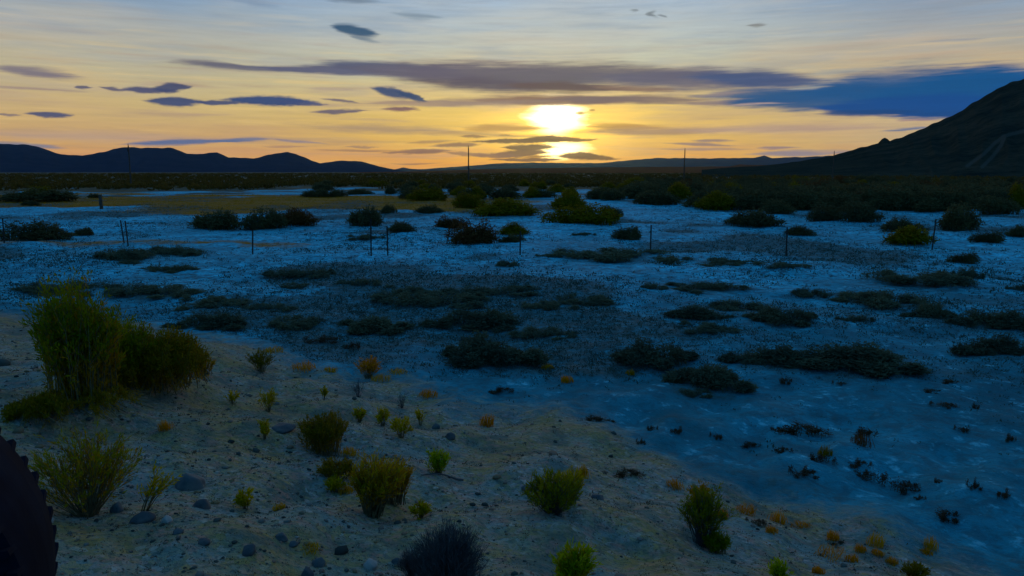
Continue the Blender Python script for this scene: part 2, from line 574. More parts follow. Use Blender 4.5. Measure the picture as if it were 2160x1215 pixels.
M_DEAD = leaf_mat("dead_twig", (0.050, 0.050, 0.052), (0.105, 0.10, 0.095), 0.1, 10.0)
M_CLOD = leaf_mat("dark_weed", (0.045, 0.034, 0.022), (0.11, 0.065, 0.032), 0.2, 10.0)
M_BARK = plain_mat("shrub_bark", (0.10, 0.070, 0.030), (0.20, 0.135, 0.055), 0.9, 20.0)
M_STONE = plain_mat("stone_surface", (0.035, 0.055, 0.060), (0.11, 0.11, 0.095), 0.85, 9.0, 0.6)
M_STONE_D = plain_mat("dark_stone_surface", (0.03, 0.04, 0.045), (0.085, 0.085, 0.075), 0.85, 9.0, 0.6)
M_STONE_P = plain_mat("pale_stone_surface", (0.22, 0.20, 0.17), (0.34, 0.30, 0.25), 0.85, 12.0, 0.4)
M_STEEL = plain_mat("rusted_steel", (0.020, 0.016, 0.014), (0.05, 0.035, 0.025), 0.8, 15.0)
M_WOOD = plain_mat("weathered_wood", (0.045, 0.032, 0.024), (0.09, 0.062, 0.042), 0.9, 6.0)
M_RUBBER = plain_mat("tyre_rubber", (0.001, 0.004, 0.010), (0.002, 0.008, 0.018), 0.9, 14.0, 0.2, 0.05)
M_RIM = plain_mat("wheel_rim_paint", (0.035, 0.026, 0.018), (0.06, 0.045, 0.03), 0.6, 10.0, 0, 0.4)
M_PORC = plain_mat("insulator_ceramic", (0.03, 0.02, 0.016), (0.05, 0.035, 0.025), 0.4, 6.0)

# ------------------------------------------------------------------ ground sheet
rngG = np.random.default_rng(3)
ANG = np.concatenate([np.radians(np.arange(-46, 46.01, 0.18)), np.radians(np.arange(48, 313, 3.0))])
RAD = np.exp(np.linspace(math.log(0.6), math.log(19000.0), 600))
A_, R_ = np.meshgrid(ANG, RAD, indexing='ij')
GX = np.sin(A_) * R_
GY = np.cos(A_) * R_
GZ = hz(GX, GY)
ni, nj = GX.shape
ff = grid_faces(ni, nj)
wrap = np.stack([(ni - 1) * nj + np.arange(nj - 1), np.arange(nj - 1), np.arange(nj - 1) + 1, (ni - 1) * nj + np.arange(nj - 1) + 1], 1)
cz = float(hz(0, 0))
gv = np.concatenate([np.stack([GX.ravel(), GY.ravel(), GZ.ravel()], 1), [[0, 0, cz]]])
cen = len(gv) - 1
tri = np.stack([np.full(ni, cen), np.roll(np.arange(ni), -1) * nj, np.arange(ni) * nj], 1)


def wave_noise(x, y, lams, seed, n=6):
    r = np.random.default_rng(seed)
    o = np.zeros_like(x)
    tot = 0
    for lam in lams:
        for _ in range(n):
            th = r.uniform(0, 2 * pi)
            o += lam ** 0.5 * np.sin((cos(th) * x + sin(th) * y) * 2 * pi / lam + r.uniform(0, 2 * pi))
        tot += lam * n / 2
    return o / sqrt(tot)


gm, t, out = new_mat("desert_ground")
att = t.nodes.new('ShaderNodeAttribute')
att.attribute_name = 'zone'
sepc = t.nodes.new('ShaderNodeSeparateColor')
t.links.new(att.outputs['Color'], sepc.inputs[0])
zr, zg, zb_ = sepc.outputs[0], sepc.outputs[1], sepc.outputs[2]
geo = t.nodes.new('ShaderNodeNewGeometry')
P = geo.outputs['Position']
n1 = pnoise(t, P, 0.35, 6, 0.6)
n2 = pnoise(t, P, 1.6, 6, 0.62)
n3 = pnoise(t, P, 7.0, 5, 0.65)
n4 = pnoise(t, P, 40.0, 3, 0.6)
n5 = pnoise(t, P, 0.09, 4, 0.55)
# alkali flat: pale bluish crust with damp, greener soil showing between
f_al = mth(t, 'ADD', mth(t, 'MULTIPLY', n1, 0.55), mth(t, 'MULTIPLY', n2, 0.45))
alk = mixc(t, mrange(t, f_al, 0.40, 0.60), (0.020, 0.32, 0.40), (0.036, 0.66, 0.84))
alk = mixc(t, mrange(t, n3, 0.52, 0.68, 0, 0.8), alk, (0.05, 0.20, 0.21))
alk = mixc(t, mrange(t, n5, 0.50, 0.66, 0, 0.6), alk, (0.05, 0.22, 0.24))
n6 = pnoise(t, P, 3.4, 7, 0.72, 0.6)
alk = mixc(t, mrange(t, n6, 0.50, 0.60, 0, 0.85), alk, (0.035, 0.17, 0.22))
n7 = pnoise(t, P, 12.0, 4, 0.65, 0.4)
alk = mixc(t, mrange(t, n7, 0.54, 0.62, 0, 0.7), alk, (0.04, 0.11, 0.12))
damp = N(t, 'ShaderNodeAttribute', attribute_name='damp')
alk = mixc(t, mth(t, 'MULTIPLY', damp.outputs['Fac'], 0.85), alk, mixc(t, mrange(t, f_al, 0.42, 0.60), (0.012, 0.105, 0.120), (0.014, 0.20, 0.24)))
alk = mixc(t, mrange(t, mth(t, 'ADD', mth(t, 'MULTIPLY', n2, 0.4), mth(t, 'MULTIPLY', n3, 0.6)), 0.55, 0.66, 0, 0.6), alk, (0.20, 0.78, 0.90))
alk = mixc(t, mrange(t, n6, 0.48, 0.60, 0, 0.6), alk, (0.030, 0.12, 0.14))
alk = mixc(t, mrange(t, pnoise(t, P, 1.1, 5, 0.65, 0.8), 0.55, 0.66, 0, 0.45), alk, (0.055, 0.13, 0.13))
# gravel bank: tan grit with grey, rosy and ochre stones
vor = t.nodes.new('ShaderNodeTexVoronoi')
vor.inputs['Scale'].default_value = 26.0
t.links.new(P, vor.inputs['Vector'])
hs = t.nodes.new('ShaderNodeSeparateColor')
t.links.new(vor.outputs['Color'], hs.inputs[0])
gcol = ramp(t, hs.outputs[0], [(0.0, (0.08, 0.12, 0.11)), (0.22, (0.16, 0.18, 0.12)), (0.42, (0.34, 0.25, 0.11)), (0.65, (0.20, 0.25, 0.22)), (0.85, (0.34, 0.22, 0.18)), (1.0, (0.40, 0.40, 0.34))])
sand = mixc(t, mrange(t, n2, 0.35, 0.65), (0.155, 0.230, 0.200), (0.26, 0.265, 0.21))
grav = mixc(t, mrange(t, mth(t, 'ADD', mth(t, 'MULTIPLY', n3, 0.5), mth(t, 'MULTIPLY', n2, 0.5)), 0.38, 0.54, 0.15, 0.95), sand, gcol)
grav = mixc(t, mrange(t, mth(t, 'ADD', mth(t, 'MULTIPLY', n1, 0.5), mth(t, 'MULTIPLY', n2, 0.5)), 0.45, 0.58, 0, 0.62), grav, (0.30, 0.19, 0.03))
grav = mixc(t, mrange(t, pnoise(t, P, 2.3, 4, 0.6, 0.5), 0.50, 0.62, 0, 0.75), grav, (0.07, 0.11, 0.09))
grav = mixc(t, mrange(t, pnoise(t, P, 9.0, 3, 0.6), 0.54, 0.66, 0, 0.65), grav, (0.34, 0.18, 0.13))
grav = mixc(t, mrange(t, n4, 0.55, 0.66, 0, 0.7), grav, (0.05, 0.075, 0.068))
# dry grass strip and far scrub soil
dry = mixc(t, n2, (0.22, 0.080, 0.006), (0.38, 0.145, 0.009))
scr = mixc(t, mrange(t, n1, 0.35, 0.65), (0.055, 0.045, 0.022), (0.12, 0.080, 0.030))
edge = mth(t, 'MULTIPLY', mth(t, 'SUBTRACT', n2, 0.5), 0.9)
edge_r = mth(t, 'ADD', mth(t, 'MULTIPLY', mth(t, 'SUBTRACT', n2, 0.5), 0.9), mth(t, 'MULTIPLY', mth(t, 'SUBTRACT', n3, 0.5), 0.8))
fr_ = mrange(t, mth(t, 'ADD', zr, edge_r), 0.22, 0.72)
fg_ = mrange(t, mth(t, 'ADD', zg, edge), 0.32, 0.60, 0, 1.0)
fb_ = mrange(t, mth(t, 'ADD', zb_, edge), 0.30, 0.70)
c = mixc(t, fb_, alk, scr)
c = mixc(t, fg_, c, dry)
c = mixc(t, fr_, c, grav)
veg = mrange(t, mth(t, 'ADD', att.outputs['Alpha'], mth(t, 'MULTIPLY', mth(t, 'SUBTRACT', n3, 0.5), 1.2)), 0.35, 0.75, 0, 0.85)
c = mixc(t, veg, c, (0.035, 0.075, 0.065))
bs = t.nodes.new('ShaderNodeBsdfPrincipled')
t.links.new(c, bs.inputs['Base Color'])
bs.inputs['Roughness'].default_value = 0.95
bs.inputs['Specular IOR Level'].default_value = 0.1
bp = t.nodes.new('ShaderNodeBump')
bp.inputs['Strength'].default_value = 0.9
bp.inputs['Distance'].default_value = 0.11
t.links.new(mth(t, 'ADD', mth(t, 'MULTIPLY', n3, 0.7), mth(t, 'MULTIPLY', n4, 0.25)), bp.inputs['Height'])
t.links.new(bp.outputs[0], bs.inputs['Normal'])
t.links.new(bs.outputs[0], out.inputs[0])

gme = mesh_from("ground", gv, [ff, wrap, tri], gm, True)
X, Y = gv[:, 0], gv[:, 1]
R0 = np.hypot(X, Y)
s_ = bank_s(X, Y)
zoneR = 1 - sstep(-1.3, 1.1, s_ - toe(X) + 0.25 * np.sin(X * 1.7) * np.sin(Y * 1.3))
wn = wave_noise(X, Y, (40, 22, 12), 5)
wn2 = wave_noise(X, Y, (16, 7, 3.5), 6)
# dry grass lies in a strip beyond the flat on the left, and in a thread along the left bushes
zoneG = sstep(58, 66, Y + 3.5 * wn + 0.05 * X) * (1 - sstep(92, 108, Y + 6 * wn)) * (1 - sstep(-6, 6, X + 2 * wn))
th = 33 - 0.14 * (X + 18)
zoneG = np.maximum(zoneG, np.exp(-((Y - th + 0.8 * wn2) / 1.4) ** 2) * (1 - sstep(-11, -6, X + 1.5 * wn2)) * 0.55)
zoneB = sstep(104, 150, Y + 16 * wn + 12 * wn2 + 1.4 * np.maximum(X - 8, 0) + 0.5 * np.maximum(-X - 30, 0))
zoneB = np.where(R0 > 200, 1.0, zoneB)
zoneB = np.where(Y < 5, 0.4, zoneB)
belt = sstep(10, 12, Y) * (1 - sstep(16, 20, Y))
zoneA = sstep(0.6, 1.7, wn2 + 0.5 * wn + 0.6 * belt) * (1 - zoneR) * sstep(7, 10, Y) * 0.72
go = link("ground", gme)
go['kind'] = 'structure'

# ------------------------------------------------------------------ hills


def hill_mat(name, c1, c2, c3, scale, track=None):
    m, t, out = new_mat(name)
    g = t.nodes.new('ShaderNodeNewGeometry')
    a = pnoise(t, g.outputs['Position'], scale, 6, 0.65)
    b = pnoise(t, g.outputs['Position'], scale * 6, 5, 0.65)
    c = mixc(t, mrange(t, a, 0.35, 0.65), c1, c2)
    c = mixc(t, mrange(t, b, 0.50, 0.66, 0, 0.7), c, c3)
    if track:
        at = t.nodes.new('ShaderNodeAttribute')
        at.attribute_name = 'track'
        c = mixc(t, mrange(t, mth(t, 'ADD', at.outputs['Fac'], mth(t, 'MULTIPLY', mth(t, 'SUBTRACT', b, 0.5), 0.8)), 0.3, 0.7, 0, 0.75), c, track)
    d = t.nodes.new('ShaderNodeBsdfDiffuse')
    t.links.new(c, d.inputs[0])
    t.links.new(d.outputs[0], out.inputs[0])
    return m


def hills(name, sil, Rf, Rc, mat, gully, seed, prof=1.25, nA=500, nT=44, track=None, base=-2.0):
    """a range of hills: crest heights from the skyline, sloping down to a foot nearer by and away behind"""
    px = np.array([q[0] for q in sil], float)
    ae = np.array([azel(*q) for q in sil])
    azs = ae[:, 0]
    hh = np.tan(ae[:, 1])
    a = np.linspace(azs[0], azs[-1], nA)
    H = np.interp(a, azs, hh)
    rh = np.random.default_rng(seed + 50)
    H = H + np.clip(H, 0, .05) / .05 * sum(0.00035 * np.sin(a * f_ + rh.uniform(0, 6.28)) for f_ in (60, 97, 151, 230, 340, 510))
    tt = np.concatenate([np.linspace(0, 1, nT), np.linspace(1, 2, 14)[1:]])
    Aa, T = np.meshgrid(a, tt, indexing='ij')
    R = Rf + (Rc - Rf) * T
    ker = np.hanning(max(9, nA // 14) | 1)
    hw_ = len(ker) // 2
    Hs = np.convolve(np.pad(H, hw_, mode='edge'), ker / ker.sum(), 'valid')
    Hm = Hs[:, None] + (H - Hs)[:, None] * sstep(0.82, 0.99, T) * (1 - sstep(1.05, 1.4, T))
    shape = np.where(T <= 1, np.clip(T, 0, 1) ** prof, np.clip(2 - T, 0, 1) ** 0.8)
    Z = (Hm * Rc + CAM_Z) * shape
    r = np.random.default_rng(seed)
    gn = np.zeros_like(Z)
    for k in range(9):
        w = r.uniform(14, 110)
        gn += np.sin(Aa * w * 2 + r.uniform(0, 6.28) + 2.2 * np.sin(T * r.uniform(2, 6) + r.uniform(0, 6))) / 9 * (1.6 if w < 50 else 1)
    Z = Z - gully * np.abs(H[:, None] * Rc) * np.abs(gn) * np.sin(np.clip(T, 0, 1) * pi) * 1.0
    jit = gully * 0.10 * np.abs(H[:, None] * Rc) * r.normal(0, 0.25, Z.shape) * np.sin(np.clip(T, 0, 1) * pi)
    Z = Z + jit + base * (1 - np.clip(T * 6, 0, 1))
    v = np.stack([np.sin(Aa) * R / np.cos(0), np.cos(Aa) * R, Z], -1).reshape(-1, 3)
    me = mesh_from(name, v, grid_faces(len(a), len(tt)), mat, True)
    if track:
        el_ = np.arctan2(Z - CAM_Z, R)
        m = np.zeros_like(Z)
        for line, wd in track:
            q = np.array([azel(*p_) for p_ in line])
            for (x0, y0), (x1, y1) in zip(q[:-1], q[1:]):
                dx, dy = x1 - x0, y1 - y0
                u = np.clip(((Aa - x0) * dx + (el_ - y0) * dy) / (dx * dx + dy * dy), 0, 1)
                dd = np.hypot(Aa - x0 - u * dx, el_ - y0 - u * dy)
                m = np.maximum(m, np.exp(-(dd / wd) ** 2))
        m = np.where(T <= 1, m, 0)
        at = me.attributes.new('track', 'FLOAT', 'POINT')
        at.data.foreach_set('value', m.astype(np.float32).ravel())
    o = link(name, me)
    o['kind'] = 'structure'
    return o


hills("hills", [(-900, 330), (-600, 300), (-300, 310), (-120, 312), (0, 303), (60, 304), (100, 317), (130, 326), (175, 328), (215, 321), (240, 314), (270, 310), (325, 312),
                (365, 313), (395, 324), (428, 325), (440, 321), (458, 321), (482, 332), (535, 334), (570, 326), (607, 320), (640, 330), (658, 339), (675, 344), (720, 339),
                (762, 340), (800, 351), (850, 361), (900, 364)], 3500, 6000,
      hill_mat("ridge_rock", (0.016, 0.026, 0.045), (0.024, 0.032, 0.052), (0.014, 0.022, 0.034), 0.004), 0.10, 11)
hills("far_hills", [(780, 362), (835, 357), (850, 353), (866, 356), (892, 357), (925, 354), (1000, 349), (1060, 344), (1120, 343), (1200, 344), (1260, 344), (1330, 338), (1390, 333),
                    (1500, 334), (1590, 333), (1600, 330), (1612, 328), (1630, 333), (1700, 331), (1780, 327), (1900, 327), (2100, 335), (2400, 340)], 11000, 15000,
      hill_mat("far_rock", (0.018, 0.020, 0.040), (0.028, 0.026, 0.048), (0.016, 0.018, 0.034), 0.002), 0.2, 12, prof=0.7)
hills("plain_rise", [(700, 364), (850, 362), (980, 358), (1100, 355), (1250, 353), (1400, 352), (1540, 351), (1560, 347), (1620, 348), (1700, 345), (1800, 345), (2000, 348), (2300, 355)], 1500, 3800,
      hill_mat("scrub_slope_sun_glow", (0.16, 0.042, 0.016), (0.24, 0.062, 0.020), (0.10, 0.036, 0.016), 0.01), 0.1, 13)  # sunset glow over the rise is put into this warm brown
hills("hillside", [(1480, 358), (1540, 353), (1600, 350), (1650, 345), (1700, 338), (1745, 330), (1762, 326), (1800, 316), (1835, 307), (1852, 302), (1860, 294), (1866, 291), (1872, 293),
                   (1877, 298), (1900, 289), (1930, 278), (1960, 265), (2000, 247), (2040, 226), (2070, 208), (2100, 190), (2130, 175), (2160, 165), (2250, 135),
                   (2350, 110), (2500, 100), (2700, 130), (3000, 220), (3400, 320)], 420, 900,
      hill_mat("hillside_scrub", (0.012, 0.020, 0.016), (0.048, 0.042, 0.026), (0.005, 0.009, 0.007), 0.03, (0.060, 0.058, 0.045)), 0.07, 14, prof=1.35, nA=900, nT=90,
      track=[([(2160, 276), (2118, 287), (2098, 302), (2075, 325), (2040, 350)], 0.0022), ([(2118, 290), (2112, 306), (2094, 330), (2072, 352)], 0.0022),
             ])


# ------------------------------------------------------------------ plants


def unit(v):
    return v / (np.linalg.norm(v, axis=-1, keepdims=True) + 1e-9)


def stems_geo(rng, W, H, n, flare=0.35, lean=(0, 0), up=0.15, dome=0.35, base=0.05, kinds=6):
    azs = rng.uniform(0, 2 * pi, n)
    r = np.sqrt(rng.uniform(0, 1, n))
    e = np.stack([np.cos(azs) * r * W / 2 + lean[0] * W, np.sin(azs) * r * W / 2 + lean[1] * W,
                  H * (1 - dome * r ** 2) * rng.uniform(0.62, 1.0, n)], 1)
    b = np.stack([np.cos(azs) * r * W * base * 2 + rng.normal(0, W * base * .4, n), np.sin(azs) * r * W * base * 2 + rng.normal(0, W * base * .4, n), np.full(n, -0.02 * H)], 1)
    c = b * 0.4 + e * flare + np.array([0, 0, 1]) * (H * up) + rng.normal(0, 0.05, (n, 3)) * np.array([W, W, H])
    c[:, 2] = np.maximum(c[:, 2], 0.08 * H)
    return b, c, e


def bez(b, c, e, t):
    t = np.asarray(t)[..., None]
    return (1 - t) ** 2 * b + 2 * t * (1 - t) * c + t ** 2 * e


def bez_t(b, c, e, t):
    t = np.asarray(t)[..., None]
    return unit(2 * (1 - t) * (c - b) + 2 * t * (e - c))


def tubes(b, c, e, rad, K=6, tip=0.25):
    n = len(b)
    ts = np.linspace(0, 1, K)
    p = bez(b[:, None], c[:, None], e[:, None], np.tile(ts, (n, 1)))
    tg = bez_t(b[:, None], c[:, None], e[:, None], np.tile(ts, (n, 1)))
    ref = np.where(np.abs(tg[..., 2:3]) > 0.9, np.array([1.0, 0, 0]), np.array([0, 0, 1.0]))
    s = unit(np.cross(tg, ref))
    u = np.cross(s, tg)
    rr = (rad * (1 - (1 - tip) * ts))[None, :, None]
    V = np.stack([p + s * rr * cos(q) + u * rr * sin(q) for q in (0, 2.094, 4.189)], 2)  # n,K,3,3
    V = V.reshape(-1, 3)
    i, k, a = np.meshgrid(np.arange(n), np.arange(K - 1), np.arange(3), indexing='ij')
    o = (i * K + k) * 3
    F = np.stack([o + a, o + (a + 1) % 3, o + 3 + (a + 1) % 3, o + 3 + a], -1).reshape(-1, 4)
    return V, F


LT = [None]


def leaves(rng, b, c, e, m, t0, length, width, spread=0.5, jitter=0.0):
    n = len(b)
    idx = np.repeat(np.arange(n), m)
    t = t0 + (1 - t0) * rng.uniform(0, 1, n * m) ** 0.8
    LT[0] = t
    p = bez(b[idx], c[idx], e[idx], t)
    d = bez_t(b[idx], c[idx], e[idx], t)
    if jitter:
        p = p + rng.normal(0, jitter, p.shape)
    d = unit(d + rng.normal(0, spread, d.shape) + np.array([0, 0, 0.15]))
    s = unit(np.cross(d, rng.normal(0, 1, d.shape)))
    ln = length * rng.uniform(0.6, 1.3, (len(p), 1))
    wd = width * rng.uniform(0.7, 1.3, (len(p), 1))
    V = np.stack([p, p + d * ln * 0.5 + s * wd / 2, p + d * ln, p + d * ln * 0.5 - s * wd / 2], 1).reshape(-1, 3)
    V[:, 2] = np.maximum(V[:, 2], -0.01)
    F = np.arange(len(V)).reshape(-1, 4)
    return V, F


SEED = [100]


def nrng():
    SEED[0] += 1
    return np.random.default_rng(SEED[0])


def place_empty(name, p, label, cat, group=None):
    o = link(name, None)
    o.empty_display_size = 0.1
    o.location = p
    return tag(o, label, cat, group)


def shrub(name, px, py, w, h, label, mat, group=None, n=60, m=26, t0=0.35, leaf=(0.035, 0.009), spread=0.45, flare=0.35, lean=(0, 0), up=0.15, dome=0.35,
          base=0.05, rad=0.004, twigs=1.5, jitter=0.006, cat='shrub', stem_mat=None, tip=None, tip_t=0.68):
    """a shrub at a photo pixel: many stems fanning from the base, narrow leaves along them"""
    rng = nrng()
    p = pt(px, py)
    k = depth(p) / FPX
    Wm, Hm = w * k, h * k
    b, c, e = stems_geo(rng, Wm, Hm, n, flare, lean, up, dome, base)
    if twigs:
        nt_ = int(n * twigs)
        i = rng.integers(0, n, nt_)
        tt = rng.uniform(0.3, 0.85, nt_)
        tb = bez(b[i], c[i], e[i], tt)
        td = bez_t(b[i], c[i], e[i], tt)
        te = tb + unit(td + rng.normal(0, 0.45, td.shape) + [0, 0, .25]) * (Hm * rng.uniform(0.12, 0.32, (nt_, 1)))
        te[:, 2] = np.maximum(te[:, 2], 0.02)
        tcn = (tb + te) / 2 + rng.normal(0, 0.01, te.shape)
    o = place_empty(name, p, label, cat, group)
    V, F = tubes(b, c, e, rad)
    if twigs:
        V2, F2 = tubes(tb, tcn, te, rad * 0.6, 4)
        F = np.concatenate([F, F2 + len(V)])
        V = np.concatenate([V, V2])
    link('stem', mesh_from('stem', V, F, stem_mat or M_BARK), o)
    V, F = leaves(rng, b, c, e, m, t0, leaf[0], leaf[1], spread, jitter)
    TT = LT[0]
    if twigs:
        V2, F2 = leaves(rng, tb, tcn, te, max(4, m // 2), 0.1, leaf[0], leaf[1], spread, jitter)
        F = np.concatenate([F, F2 + len(V)])
        V = np.concatenate([V, V2])
        TT = np.concatenate([TT, 0.35 + 0.65 * LT[0] * rng.uniform(0.6, 1, len(LT[0]))])
    fm = mesh_from('foliage', V, F, mat)
    if tip:
        fm.materials.append(tip)
        if len(fm.polygons) == len(TT):
            fm.polygons.foreach_set('material_index', (TT + rng.normal(0, .09, len(TT)) > tip_t).astype(np.int32))
    link('foliage', fm, o)
    return o


def blades_mesh(rng, Wm, Hm, n, wd, mat, name, dome=0.45, flare=0.5, up=0.25):
    b, c, e = stems_geo(rng, Wm * 1.1, Hm * 1.15, n, flare, (rng.uniform(-.12, .12), 0), up, dome, 0.22)
    e[:, 2] *= rng.uniform(0.45, 1.0, n)
    K = 5
    ts = np.linspace(0, 1, K)
    P_ = bez(b[:, None], c[:, None], e[:, None], np.tile(ts, (n, 1)))
    s = unit(np.cross(bez_t(b, c, e, np.full(n, .5)), rng.normal(0, 1, (n, 3))))[:, None]
    w_ = (wd * (1 - ts ** 1.5 * 0.9))[None, :, None] / 2
    V = np.stack([P_ - s * w_, P_ + s * w_], 2).reshape(-1, 3)
    i, k = np.meshgrid(np.arange(n), np.arange(K - 1), indexing='ij')
    o = (i * K + k) * 2
    F = np.stack([o, o + 1, o + 3, o + 2], -1).reshape(-1, 4)
    return mesh_from(name, V, F, mat)


def tuft(px, py, w, h, label, mat=None, group=None, n=110, name='grass_tuft', cat='grass tuft'):
    rng = nrng()
    p = pt(px, py)
    k = depth(p) / FPX
    o = link(name, blades_mesh(rng, w * k, h * k, n, 0.0045 * max(1, p[1] / 6), mat or M_DRY, name))
    o.location = p
    return tag(o, label, cat, group)


# --- foreground shrubs on the gravel bank
shrub('greasewood', 176, 846, 165, 255, "tall dark green shrub with ragged top, biggest plant on the left", M_BROWN, n=120, m=44, t0=0.06, leaf=(0.05, 0.011), spread=0.45,
      flare=0.45, dome=0.25, base=0.16, rad=0.006, twigs=2.5, jitter=0.02, tip=M_GREEN, tip_t=0.6)
shrub('greasewood', 150, 840, 90, 262, "ragged green shoots standing above the left half of the biggest left plant", M_OLIVE, n=26, m=34, t0=0.3, leaf=(0.05, 0.012), spread=0.4,
      flare=0.45, dome=0.1, base=0.12, rad=0.006, twigs=2.5, jitter=0.02, tip=M_GREEN, tip_t=0.55)
shrub('greasewood', 338, 812, 200, 124, "rounded olive shrub sloping down to the right beside the tallest shrub", M_BROWN, n=150, m=54, t0=0.04, leaf=(0.042, 0.011), spread=0.6,
      flare=0.45, dome=0.5, base=0.2, rad=0.005, twigs=2.5, jitter=0.02, tip=M_OLIVE, tip_t=0.5)
shrub('greasewood', 272, 806, 130, 138, "green bushy shrub filling the gap behind the two largest left shrubs", M_OLIVE, n=90, m=46, t0=0.05, leaf=(0.045, 0.011), spread=0.55,
      flare=0.45, dome=0.4, base=0.2, rad=0.005, twigs=2, jitter=0.02, tip=M_GREEN, tip_t=0.6)
shrub('low_shrub', 78, 880, 110, 46, "low olive growth trailing left from the foot of the tallest shrub", M_OLIVE, n=90, m=30, t0=0.1, leaf=(0.035, 0.009), base=0.3, dome=0.5, twigs=1.5, jitter=0.01)
shrub('low_shrub', 170, 862, 190, 48, "low brownish fringe under the tallest left shrub", M_BROWN, n=90, m=34, t0=0.1, leaf=(0.03, 0.008), base=0.35, dome=0.5, twigs=1.5, jitter=0.01, tip=M_OLIVE)
shrub('low_shrub', 428, 790, 50, 52, "small brown shrub at the right end of the large olive shrub", M_BROWN, n=46, m=26, t0=0.1, leaf=(0.03, 0.008), base=0.15, dome=0.5)
shrub('rabbitbrush', 185, 1090, 225, 205, "wide fan shaped green and brown shrub with bare base beside the tyre", M_BROWN, n=90, m=24, t0=0.5, leaf=(0.034, 0.006), spread=0.34,
      flare=0.5, up=0.04, dome=0.42, base=0.02, rad=0.0035, twigs=1.5, jitter=0.006, tip=M_GREEN, tip_t=0.7)
shrub('rabbitbrush', 195, 1084, 130, 195, "brown twiggy growth in the middle of the fan shaped shrub", M_BROWN, n=46, m=18, t0=0.45, leaf=(0.03, 0.0055), spread=0.35, flare=0.45, up=0.06,
      dome=0.35, base=0.03, rad=0.003, twigs=1.5, jitter=0.006, tip=M_OLIVE, tip_t=0.75)
shrub('sapling_shrub', 302, 1082, 60, 105, "thin green sprig leaning right beside the fan shaped shrub", M_YGREEN, n=9, m=26, t0=0.45, leaf=(0.032, 0.008), lean=(0.85, 0), dome=0.2, base=0.08, twigs=1.2)
shrub('rabbitbrush', 683, 956, 100, 92, "dense dark olive shrub with a flat top in the middle of the gravel slope", M_BROWN, tip=M_OLIVE, tip_t=0.6, n=140, m=38, t0=0.12, leaf=(0.028, 0.006), spread=0.4,
      flare=0.5, dome=0.3, base=0.14, twigs=2.0, rad=0.003)
shrub('rabbitbrush', 786, 1088, 118, 138, "large brownish yellow shrub widening upward from a narrow foot", M_BROWN, tip=M_YGREEN, tip_t=0.82, n=110, m=30, t0=0.3, leaf=(0.03, 0.006), spread=0.4,
      flare=0.5, dome=0.25, base=0.06, twigs=2.0, lean=(0.12, 0))
shrub('rabbitbrush', 830, 1062, 85, 98, "brownish shrub at the right shoulder of the large narrow footed shrub", M_BROWN, n=70, m=26, t0=0.3, leaf=(0.03, 0.006), spread=0.4, dome=0.3, base=0.1, twigs=1.6)
shrub('low_shrub', 712, 1012, 78, 50, "low dark green shrub between the dense olive shrub and the large brown one", M_OLIVE, n=50, m=26, t0=0.2, leaf=(0.03, 0.007), base=0.2, dome=0.5)
shrub('rabbitbrush', 1166, 1080, 128, 98, "dark green spreading shrub with pale twigs near the foot of the slope", M_OLIVE, tip=M_GREEN, tip_t=0.6, n=110, m=30, t0=0.3, leaf=(0.03, 0.006), spread=0.35,
      flare=0.5, up=0.05, dome=0.45, base=0.05, twigs=1.6, stem_mat=M_DEAD)
shrub('rabbitbrush', 1206, 1058, 64, 76, "olive upright growth behind the right side of the dark spreading shrub", M_YGREEN, n=36, m=22, t0=0.4, leaf=(0.03, 0.006), spread=0.35, dome=0.3, base=0.06, twigs=1.2)
shrub('rabbitbrush', 1480, 1150, 96, 138, "tall green shrub with pale side twigs at the right end of the slope", M_OLIVE, tip=M_GREEN, tip_t=0.6, n=84, m=30, t0=0.35, leaf=(0.032, 0.006), spread=0.35,
      flare=0.45, dome=0.3, base=0.06, twigs=1.8, stem_mat=M_DEAD)
shrub('low_shrub', 1512, 1166, 56, 52, "low green clump against the right foot of the tall pale twigged shrub", M_GREEN, n=40, m=24, t0=0.25, leaf=(0.028, 0.007), base=0.15, dome=0.4)
shrub('rabbitbrush', 1208, 1250, 88, 108, "bright green upright shrub cut off by the bottom of the picture", M_YGREEN, tip=M_BGREEN, tip_t=0.7, n=60, m=30, t0=0.4, leaf=(0.034, 0.007), spread=0.3,
      flare=0.4, dome=0.25, base=0.07, twigs=1.4, rad=0.003)
shrub('dead_shrub', 945, 1258, 160, 165, "dark grey leafless twiggy shrub at the bottom edge", M_DEAD, n=260, m=10, t0=0.4, leaf=(0.045, 0.0025), spread=0.25,
      flare=0.5, up=0.05, dome=0.4, base=0.08, twigs=3.0, rad=0.003, stem_mat=M_DEAD)
shrub('dead_shrub', 868, 1225, 52, 70, "small dark twiggy shrub left of the leafless grey shrub", M_DEAD, n=60, m=10, t0=0.35, leaf=(0.04, 0.0025), spread=0.25, twigs=2.0, rad=0.0028, stem_mat=M_DEAD)
SM = dict(m=22, leaf=(0.03, 0.008), rad=0.0028, jitter=0.005)
shrub('small_shrub', 550, 784, 70, 52, "compact dark green shrub with yellow tips at the top of the gravel bank", M_OLIVE, n=60, **SM)
shrub('small_shrub', 566, 868, 50, 58, "upright forked green plant below the compact bank top shrub", M_YGREEN, n=20, t0=.4, **SM)
shrub('small_shrub', 558, 926, 32, 42, "small leaning olive plant left of the dense olive shrub", M_YGREEN, n=14, t0=.3, **SM)
shrub('small_shrub', 490, 852, 34, 30, "small pale green sprig right of the large olive shrub", M_YGREEN, n=10, t0=.3, **SM)
shrub('small_shrub', 683, 843, 18, 30, "thin pale green sprig alone above the dense olive shrub", M_YGREEN, n=10, t0=.3, **SM)
shrub('small_shrub', 758, 892, 32, 38, "leftmost of four little green plants in a row on the slope", M_YGREEN, n=22, t0=.3, **SM)
